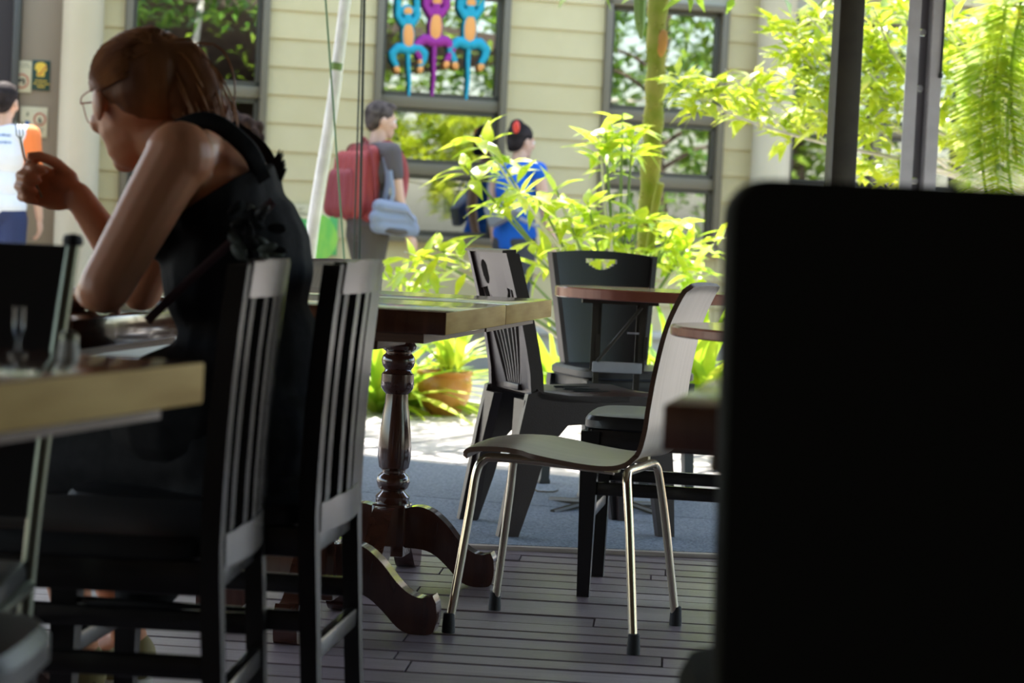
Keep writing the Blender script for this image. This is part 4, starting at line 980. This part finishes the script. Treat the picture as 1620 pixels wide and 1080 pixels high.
# ---- white leaning trunk and cables
b_ = onz(455, 648); top_ = at(553, -40, b_.y); t = thing('birch_trunk', 'slender white leaning trunk before the cream wall left of the backpack', 'tree', (b_.x, b_.y, -.02)); L3 = t.location.copy()
d_ = (top_-b_); g = G(); pts3 = [V3(0, 0, 0)+d_*q+V3(.006*math.sin(q*11), 0, 0) for q in [i/16*1.7 for i in range(17)]]; g.tube(pts3, [.036-.0008*i for i in range(17)], 14); g.obj('trunk', 'bark', t)
g = G(); rg = b_+d_*.79-L3; g.tube([rg-d_*.008, rg+d_*.008], .0345, 14); g.obj('knot_ring', 'greenstem', t)
for i, (xa, ya, xb, yb, Y, r, m_, nm) in enumerate(((577, -30, 568, 430, 9.6, .006, 'cable', 'thicker dark cable hanging over the backpack man'), (573, -30, 559, 430, 9.9, .004, 'cable', 'thinner dark cable hanging just left of the thicker one'), (513, -30, 546, 430, 9.4, .0042, 'cablegreen', 'thin green cable hanging slantwise across the red backpack'))):
    p0, p1 = at(xa, ya, Y), at(xb, yb, Y); p2 = p1+(p1-p0)*(p1.z/(p0.z-p1.z)); p3 = p0+(p0-p1)*.55
    t = thing('hanging_cable', nm, 'cable', (p2.x, p2.y, 0), group='cables hanging at the terrace edge'); g = G(); g.tube([q-t.location for q in (p2, p1, p0, p3)], r, 8); g.obj('cable_line', m_, t)
# ---- right shrub: bright leaves on pale branches
rb = Vector((2.9, 11.1, -.02)); rsh = thing('branching_shrub', 'bright-leaved shrub with pale branches reaching left past the posts', 'shrub', rb)
br = [[(1640, 330), (1480, 265), (1310, 228), (1180, 190), (1100, 150)], [(1640, 300), (1470, 200), (1390, 150), (1310, 108), (1245, 45)], [(1650, 240), (1560, 120), (1500, 60), (1440, -20)], [(1640, 310), (1530, 285), (1440, 262), (1375, 270)], [(1640, 280), (1500, 170), (1420, 95), (1380, 10)], [(1660, 220), (1600, 90), (1580, -20)], [(1500, 265), (1440, 215), (1350, 190), (1280, 172)], [(1640, 320), (1520, 260), (1400, 235)]]
YR = 10.75
for j, pl_ in enumerate(br):
    Yj = YR+.12*(j % 4)-.15; q = [at(x, y, Yj+.1*(i == 0)) for i, (x, y) in enumerate(pl_)]
    pts = bez([rb+Vector((rp.uniform(-.1, .1), 0, 0)), rb+Vector((.15, 0, .8))]+q, 5); n_ = len(pts)
    g = G(); g.tube([p-rb for p in pts], [.016-.012*i/n_ for i in range(n_)], 7); g.obj('branch', 'twig', rsh)
stuff = G(); nobj = 0
cl_ = [(1085, 130), (1110, 150), (1150, 115), (1170, 140), (1200, 130), (1225, 150), (1180, 170), (1250, 120), (1215, 180), (1260, 160), (1290, 130), (1240, 190), (1280, 195), (1300, 170), (1265, 85), (1290, 60), (1275, 20), (1300, 15), (1250, 40), (1295, 100),
       (1375, 30), (1400, 60), (1385, 95), (1420, 40), (1370, 120), (1410, 130), (1425, 90), (1375, 160), (1405, 185), (1380, 200), (1420, 165), (1390, 240), (1415, 270), (1380, 275), (1370, 70), (1440, 10), (1500, 20), (1520, 60), (1505, 100), (1540, 30), (1560, 70), (1500, 150), (1525, 130), (1545, 160), (1580, 30), (1600, 60), (1510, 200), (1530, 230), (1590, 110), (1500, 45), (1620, 30), (1640, 90), (1365, 15), (1405, 10), (1320, 60), (1335, 140), (1450, 120), (1460, 60), (1460, 180)]
for i, (x, y) in enumerate(cl_):
    tip = at(x+rp.uniform(-6, 6), y+rp.uniform(-6, 6), YR+rp.uniform(-.35, .3)); 
    if nobj < 288: rosette(rsh, tip, 5, .165, LM2, (rp.uniform(-.8, .2), -.3, 1)); nobj += 5
    rosette(rsh, tip+Vector((rp.uniform(-.06, .06), .1, rp.uniform(-.05, .05))), 22, .145, None, (rp.uniform(-.8, .4), -.2, 1), stuff=stuff)
    g = G(); e_ = tip+Vector((.10, .03, -.09)); g.tube([e_-rb, tip-rb], [.005, .003], 5); g.obj('twig', 'twig', rsh)
bmesh.ops.translate(stuff.b, vec=-rb, verts=stuff.b.verts); so_ = stuff.obj('leaf_mass', 'leaf2', rsh, 80); so_['kind'] = 'stuff'
# ---- cycad fronds far right
cb = Vector((3.15, 11.0, -.02)); cy = thing('cycad_palm', 'feathery yellow-green palm fronds drooping at the right edge', 'palm', cb)
for j, (xs, ys, L) in enumerate(((1585, 55, 1.0), (1610, 40, 1.0), (1560, 120, .8), (1600, 140, .8))):
    tp_ = at(xs, ys, 10.3); en = at(xs-6+5*j, ys+215, 10.15); st0 = cb+Vector((0, 0, 1.5)); pts = bez([st0-cb, tp_+Vector((.12, .1, .12))-cb, tp_-cb, tp_.lerp(en, .5)-cb+V3(-.03, 0, 0), en-cb], 8)
    g = G(); g.tube(pts, .008, 6); fr = g.obj('frond', 'greenstem', cy)
    g = G()
    for i in range(10, len(pts)-1):
        for q in (0, .25, .5, .75):
            p0 = pts[i].lerp(pts[i+1], q); tg = (pts[i+1]-pts[i]).normalized()
            for s_ in (-1, 1): add_leaf(g, leaf_mtx(p0, Vector((s_*1.0, -.3, .35))+tg*.5, rp.uniform(.16, .22), rp.uniform(-.3, .3)), .11)
    lf = g.obj('leaflets', 'leaf', fr, 80); lf['kind'] = 'stuff'
g = G(); g.tube([V3(0, 0, 0), V3(.0, 0, .8), V3(0, 0, 1.52)], [.12, .10, .09], 12); g.obj('trunk', 'trunk', cy)
# ---- strap-leaved plants and ochre pot
SM = [leaf_mesh('leaf', 'strap', .10, .55, .3), leaf_mesh('leaf', 'strap', .13, .8, .3), leaf_mesh('leaf', 'strap', .16, .3, .3)]
def strap_plant(label, base, n, L, name='strap_plant', tilt=(.5, 1.35), bias=(0, 0)):
    t = thing(name, label, 'plant', base)
    for i in range(n):
        a = rp.uniform(0, 6.28); el = rp.uniform(*tilt); d = Vector((math.cos(a)*math.cos(el)+bias[0], math.sin(a)*math.cos(el)+bias[1], math.sin(el)))
        leaf_obj(rp.choice(SM), t, leaf_mtx(Vector(base)+Vector((math.cos(a), math.sin(a), 0))*.03, d, L*rp.uniform(.6, 1.15), rp.uniform(-.4, .4)))
    g = G(); g.lathe([(.05, -.03), (.045, .02), (.02, .07), (0, .08)], n=10); g.obj('crown_base', 'greenstem', t)
    return t
pb = onz(700, 657); potc = Vector((pb.x, pb.y+.14, -.005))
pt = thing('plant_pot', 'ochre glazed pot standing at the terrace edge behind the tables', 'pot', potc)
g = G(); g.lathe([(0, 0), (.085, 0), (.09, .01), (.125, .07), (.142, .13), (.145, .17), (.135, .20), (.14, .205), (.15, .215), (.148, .228), (.132, .228), (.122, .20), (0, .19)], n=32); g.obj('pot_body', 'pot', pt)
g = G(); g.lathe([(0, .19), (.124, .19), (.11, .205), (0, .21)], n=20); g.obj('potting_soil', 'soil', pt)
strap_plant('green upright leaves growing out of the ochre pot', potc+Vector((.03, 0, .21)), 22, .42, 'potted_plant', (.7, 1.45))
q = onz(628, 650); strap_plant('arching yellow-green strap leaves at the left of the ochre pot', (q.x, q.y+.15, -.02), 64, .62, tilt=(.35, 1.4), bias=(.25, -.1))
q = onz(596, 655); strap_plant('strap-leaved clump half hidden by the table\'s turned column', (q.x, q.y+.2, -.02), 44, .62)
q = onz(690, 640); strap_plant('drooping bright leaves hanging in front of the ochre pot', (q.x-.12, q.y+.05, -.02), 34, .5, tilt=(.3, 1.2), bias=(.3, -.3))
for i, (x, Y, n, L, lb) in enumerate(((1085, 11.6, 26, .5, 'strap-leaved clump seen just right of the plywood chair back'), (1120, 11.4, 26, .5, 'strap-leaved clump beside the big black chair\'s left edge'), (880, 12.4, 12, .4, 'wispy green clump at the foot of the house wall'), (1000, 11.9, 24, .45, 'strap-leaved clump behind the round folding table'))):
    q = at(x, 600, Y); strap_plant(lb, (q.x, Y, -.02), n, L*1.5, tilt=(.5, 1.45))
# ---- garden trees seen mostly as reflections in the panes
def inframe(p):
    q = RC.transposed() @ (p-Vector((0, 0, HC)))
    if q.z > -.1: return False
    x, y = 810-FPX*q.x/q.z, 540+FPX*q.y/q.z
    return -60 < x < 1680 and y > -45
def garden_tree(label, loc, h, cw, n, zlo):
    t = thing('garden_tree', label, 'tree', loc, group='garden trees mirrored in the windows')
    g = G(); g.tube(bez([V3(0, 0, 0), V3(.05, .05, h*.3), V3(-.04, 0, h*.6), V3(.05, 0, h*.9)], 5), [.07-.003*i for i in range(16)], 10); g.obj('trunk', 'trunk', t)
    for j in range(6):
        a = j*1.05; z = h*(.45+.06*j); g = G(); g.tube(bez([V3(0, 0, z), V3(math.cos(a)*cw*.4, math.sin(a)*cw*.3, z+.25), V3(math.cos(a)*cw*.8, math.sin(a)*cw*.6, z+.3)], 4), [.028-.002*i for i in range(9)], 7); g.obj('branch', 'trunk', t)
    g = G()
    for i in range(n):
        c = Vector((rp.gauss(0, cw*.5), rp.gauss(0, cw*.42), rp.uniform(zlo, h+.5)))
        if not inframe(c+Vector(loc)): add_leaf(g, leaf_mtx(c, (rp.uniform(-1, 1), rp.uniform(-1, 1), rp.uniform(-.6, .3)), rp.uniform(.10, .19), rp.uniform(-.6, .6)), .36)
    o = g.obj('crown', 'leaf3', t, 80); o['kind'] = 'stuff'
garden_tree('garden tree out of view left, mirrored in the left window', (-3.35, 9.6, -.02), 3.6, 1.0, 1500, .9)
garden_tree('garden tree out of view left, mirrored beside the white door column', (-4.9, 11.5, -.02), 3.8, 1.1, 1300, 1.0)
garden_tree('garden tree out of view right, mirrored in the wide right window', (4.3, 10.6, -.02), 3.8, 1.2, 1600, .8)
def canopy(label, loc, n, cw, zlo, zhi):
    t = thing('garden_tree', label, 'tree', loc, group='garden trees mirrored in the windows'); L = Vector(loc)
    g = G(); g.tube(bez([V3(0, 0, 0), V3(.1, .05, 1.2), V3(.0, .1, 2.4), V3(.1, 0, 3.6)], 5), [.06-.002*i for i in range(16)], 9); g.obj('trunk', 'trunk', t)
    g = G(); g2 = G()
    for i in range(n):
        c = Vector((rp.gauss(cw[2], cw[0]), rp.gauss(0, cw[1]), rp.uniform(zlo, zhi)))
        if not inframe(c+L): add_leaf(g, leaf_mtx(c, (rp.uniform(-1, 1), rp.uniform(-1, 1), rp.uniform(-.6, .3)), rp.uniform(.11, .2), rp.uniform(-.6, .6)), .36)
    g2.tube([V3(0, 0, 2.3), V3(cw[2]*.6, 0, (zlo+zhi)/2), V3(cw[2]*1.2, 0, (zlo+zhi)/2+.3)], [.04, .03, .015], 7); g2.obj('branch', 'trunk', t)
    o = g.obj('crown', 'leaf3', t, 80); o['kind'] = 'stuff'
def tall_tree(label, loc, h, cw, n):
    t = thing('tall_tree', label, 'tree', loc, group='tall trees beside the pavilion')
    g = G(); g.tube(bez([V3(0, 0, 0), V3(.1, .05, h*.3), V3(-.1, 0, h*.6), V3(.1, 0, h*.9)], 5), [.16-.007*i for i in range(16)], 10); g.obj('trunk', 'trunk', t)
    for j in range(7):
        a = j*.9; z = h*(.3+.08*j); g = G(); g.tube(bez([V3(0, 0, z), V3(math.cos(a)*cw*.4, math.sin(a)*cw*.3, z+.35), V3(math.cos(a)*cw*.9, math.sin(a)*cw*.6, z+.4)], 4), [.05-.004*i for i in range(9)], 7); g.obj('branch', 'twig', t)
    g = G()
    for i in range(n):
        th, ph, r = rp.uniform(0, 6.28), rp.uniform(-1, 1), rp.random()**.4; k_ = math.sqrt(1-ph*ph)
        c = Vector((r*k_*math.cos(th)*cw, r*k_*math.sin(th)*cw*.7, h*.58+r*ph*h*.46)); add_leaf(g, leaf_mtx(c, (rp.uniform(-1, 1), rp.uniform(-1, 1), rp.uniform(-.6, .3)), rp.uniform(.26, .42), rp.uniform(-.6, .6)), .42)
    o = g.obj('crown', 'leaf3', t, 80); o['kind'] = 'stuff'
for i, (x, y, h) in enumerate(((6.6, -3.5, 7.6), (8.8, -.3, 7.2), (11.2, 3.0, 7.4), (13.2, -1.0, 8.6), (15.6, 3.2, 8.6), (18.2, .6, 9.0))):
    tall_tree('tall tree beside the pavilion, %s from the photographer, mirrored in the panes' % ('nearest', 'second', 'third', 'fourth', 'fifth', 'farthest')[i], (x, y, -.02), h, 2.3, 1700)
canopy('tree at left whose boughs overhang the terrace above the frame', (-3.6, 12.1, -.02), 1500, (.75, .4, 2.2), 2.6, 4.1)

# ================================================================== POSTS, SIGNS, TOYS
pp = at(1336, 150, 8.4); t = thing('roof_post', 'dark brown roof post rising behind the big black chair', 'post', (pp.x, 8.4, -.01), .15)
g = G(); g.box((0, 0, 1.455), (.098, .098, 2.90), bev=.008); g.obj('post_shaft', 'postdark', t)
g = G(); g.box((0, 0, .03), (.14, .14, .06), bev=.006); g.obj('post_base', 'postdark', t)
pp = at(1455, 150, 9.2); t = thing('steel_post', 'grey galvanised steel channel post with bolt holes right of the dark post', 'post', (pp.x, 9.2, -.005), math.radians(8)); t.scale = (1.15, 1.15, 1)
g = G()
w_, dpt, th, H_ = .136, .07, .007, 2.905
g.mi = 0
g.box((-.045, -.03, H_/2), (.044, th, H_)); g.box((.045, -.03, H_/2), (.044, th, H_)); g.box((-.024, -.008, H_/2), (th, .045, H_)); g.box((.024, -.008, H_/2), (th, .045, H_))
g.obj('flanges', 'galv', t)
zh = [at(1455, y, 9.2).z for y in (49, 138, 285)]
g = G(); zc = [0]+[z for z in sorted(zh)]+[H_]
prev = 0
for z in sorted(zh)+[None]:
    hi = (z-.014) if z else H_
    g.box((0, .012, (prev+hi)/2), (.05, th, hi-prev))
    if z:
        for s_ in (-1, 1): g.box((s_*.0175, .012, z), (.015, th, .028))
        prev = z+.014
g.obj('web_plate', 'galv_dark', t)
for z in zh:
    g = G(); g.lathe([(.0085, 0), (.013, 0), (.013, .006), (.0085, .006)], n=14); o = g.obj('bolt_hole_rim', 'galv', t); o.location = (0, .006, z); o.rotation_euler = (math.pi/2, 0, 0)
g = G(); z0_ = at(1484, 118, 9.2).z; g.tube([V3(.062, -.037, z0_), V3(.064, -.037, z0_+.15), V3(.060, -.037, 2.8)], .004, 8); g.tube([V3(.062, -.037, z0_-.012), V3(.062, -.037, z0_+.008)], .008, 8); g.obj('cable_tail', 'cable', t)
g = G(); g.box((0, 0, .006), (.2, .16, .012)); g.obj('foot_plate', 'galv', t)

# signs on the taupe door panel
def sign(name, label, x0, y0, x1, y1, m_, off=.022):
    a, zt = wl(x0, y0, off); b, zb = wl(x1, y1, off); c = ((a+b)/2, (zt+zb)/2)
    t = thing(name, label, 'sign'); t.matrix_world = WM @ Matrix.Translation((c[0], -off-.006, c[1]))
    w_, h_ = abs(b-a), abs(zt-zb); g = G(); g.box((0, 0, 0), (w_, .008, h_), bev=.002); g.obj('board', m_, t); return t, w_, h_
def scribble(t, rows, m_, seed):
    g = G(); r = random.Random(seed)
    for x0, x1, z, h in rows:
        x = x0
        while x < x1:
            l = r.uniform(.006, .016); g.box((x+l/2, -.0048, z+r.uniform(-.001, .001)), (l, .0012, h*r.uniform(.6, 1))); x += l+.004
    g.obj('lettering', m_, t)
def ringmark(t, c, r, m_, bar=True):
    g = G(); pts = [V3(c[0]+r*math.cos(a), -.0052, c[1]+r*1.12*math.sin(a)) for a in [2*math.pi*i/24 for i in range(25)]]; g.tube(pts, .0045, 6)
    if bar: g.tube([V3(c[0]-r*.68, -.0052, c[1]+r*.72), V3(c[0]+r*.68, -.0052, c[1]-r*.72)], .004, 6)
    g.obj('prohibition_ring', m_, t)
t, w_, h_ = sign('prohibition_sign', 'upper cream sign with red ring, left of the green one', 21, 95, 49, 147, 'cream')
scribble(t, [(-.045, .04, .083, .008), (-.05, .045, .066, .008)], 'inkgrey', 1); ringmark(t, (0, -.03), .04, 'signred', False)
g = G(); g.box((-.014, -.0048, -.028), (.02, .0012, .022)); g.box((.012, -.0048, -.034), (.014, .0012, .036)); g.box((0, -.0048, -.02), (.03, .0012, .01)); g.obj('pictogram', 'ink', t)
t, w_, h_ = sign('shirt_sign', 'dark green sign with a yellow shirt shape and red tick', 51, 95, 78, 144, 'signgreen')
g = G(); g.prism([(-.026, -.008), (.022, -.008), (.026, .03), (.04, .035), (.034, .075), (.014, .088), (-.014, .088), (-.036, .075), (-.042, .038), (-.026, .034)], .002, Matrix.Translation((0, -.005, .0)) @ Matrix.Rotation(math.pi/2, 4, 'X')); g.obj('shirt_shape', 'signyellow', t)
g = G(); g.tube([V3(-.022, -.0068, .012), V3(-.012, -.0068, .002), V3(.036, -.0068, .066)], .004, 6); g.obj('tick_mark', 'signred', t)
scribble(t, [(-.035, .03, -.035, .010), (-.045, .045, -.055, .010), (-.02, .025, -.075, .010)], 'signyellow', 2)
t, w_, h_ = sign('rules_sign', 'lower wide cream sign with blue square and red ring', 33, 168, 74, 218, 'cream')
ringmark(t, (.038, .02), .036, 'signred', False)
g = G(); g.box((.036, -.0048, .014), (.018, .0012, .034)); g.box((.043, -.0048, .004), (.016, .0012, .02)); g.obj('pictogram', 'inkgrey', t)
g = G(); g.box((-.042, -.0048, .054), (.012, .0012, .022)); g.box((-.045, -.0048, .042), (.016, .0012, .008)); g.obj('arrow_mark', 'inkgrey', t)
g = G(); g.box((-.043, -.0048, -.008), (.03, .0012, .026)); g.obj('blue_square', 'inkblue', t)
scribble(t, [(-.07, -.012, -.05, .009), (-.07, -.005, -.068, .009), (.005, .07, -.046, .009), (.015, .06, -.066, .009)], 'ink', 3)
# green poster under the siding, half behind the white trunk
t, w_, h_ = sign('leaf_poster', 'green poster with pale leaf shape behind the white trunk', 458, 322, 532, 404, 'postergreen', .035)
g = G(); g.box((-.03, -.0052, h_/2-.05), (w_-.06, .002, .10)); g.obj('title_strip', 'cream', t)
g = G(); z = h_/2-.052
for pts in ([(-.115, .02), (-.07, .026)], [(-.092, .024), (-.10, -.024)], [(-.078, -.002), (-.088, -.02), (-.072, -.024), (-.066, -.004), (-.078, -.002)], [(-.054, -.002), (-.056, -.02), (-.042, -.022), (-.036, -.002), (-.038, -.022)], [(-.022, -.022), (-.018, -.003), (-.006, -.004)], [(.002, .026), (-.002, .016)]):
    g.tube([V3(a, -.0068, z+b) for a, b in pts], .0028, 6)
g.obj('handwriting', 'inkgrey', t)
g = G(); pol = [(.115*math.cos(a)*(1-.25*max(0, math.sin(a))), .155*math.sin(a)) for a in [2*math.pi*i/22 for i in range(22)]]; g.prism(pol, .003, Matrix.Translation((.06, -.0055, -.05)) @ Matrix.Rotation(math.pi/2, 4, 'X')); g.obj('leaf_shape', 'posterleaf', t)

# three long-limbed felt monkeys hanging inside the middle window
def monkey(label, x, ycr, m_, sc=1.0, lean=0):
    a, z = wl(x, ycr, .012); t = thing('felt_monkey', label, 'toy', group='felt monkeys in the middle window'); t.matrix_world = WM @ Matrix.Translation((a, -.012, z)) @ Matrix.Rotation(lean, 4, 'Y') @ Matrix.Diagonal((sc, 1, sc, 1))
    b = [('e', V3(0, 0, .10), (.052, .022, .12)), ('c', V3(0, 0, .2), V3(0, 0, .26), .03, .03), ('e', V3(0, 0, .29), (.05, .024, .048))]
    for s_ in (-1, 1):
        b += [('p', [V3(s_*.035, 0, .19), V3(s_*.075, 0, .25), V3(s_*.07, 0, .42), V3(s_*.055, 0, .60)], [.026, .024, .022, .020]), ('p', [V3(s_*.02, 0, .0), V3(s_*.075, 0, .015), V3(s_*.125, 0, -.03), V3(s_*.12, 0, -.075), V3(s_*.095, 0, -.12)], [.036, .034, .03, .026, .022])]
    b += [('e', V3(s_*.052, 0, .30), (.016, .014, .018)) for s_ in (-1, 1)]
    blob('felt_body', b, .006, m_, t, 3)
    g = G(); g.tube(bez([V3(0, 0, .0), V3(0, 0, -.12), V3(.006, 0, -.25), V3(-.002, 0, -.38)], 6), [.018-.0005*i for i in range(19)], 8); g.obj('tail', m_, t)
    g = G(); g.ell(V3(0, -.016, .10), (.042, .016, .10), None, 14); g.obj('belly_patch', 'orangefelt', t)
    g = G(); g.ell(V3(0, -.018, .285), (.034, .014, .032), None, 12); g.obj('face_patch', 'orangefelt', t)
    for s_ in (-1, 1):
        g = G(); g.ell(V3(s_*.09, -.004, -.15), (.024, .02, .032), R3('Y', s_*.3), 10); g.obj('foot', 'orangefelt', t)
        g = G(); g.ell(V3(s_*.055, -.004, .62), (.022, .02, .03), None, 10); g.obj('hand', 'orangefelt', t)
monkey('teal felt monkey hanging leftmost in the middle window', 646, 78, 'teal', .92, -.06)
monkey('purple felt monkey hanging between the two teal ones', 688, 66, 'purple')
monkey('teal felt monkey hanging rightmost in the middle window', 742, 70, 'teal', 1.02)
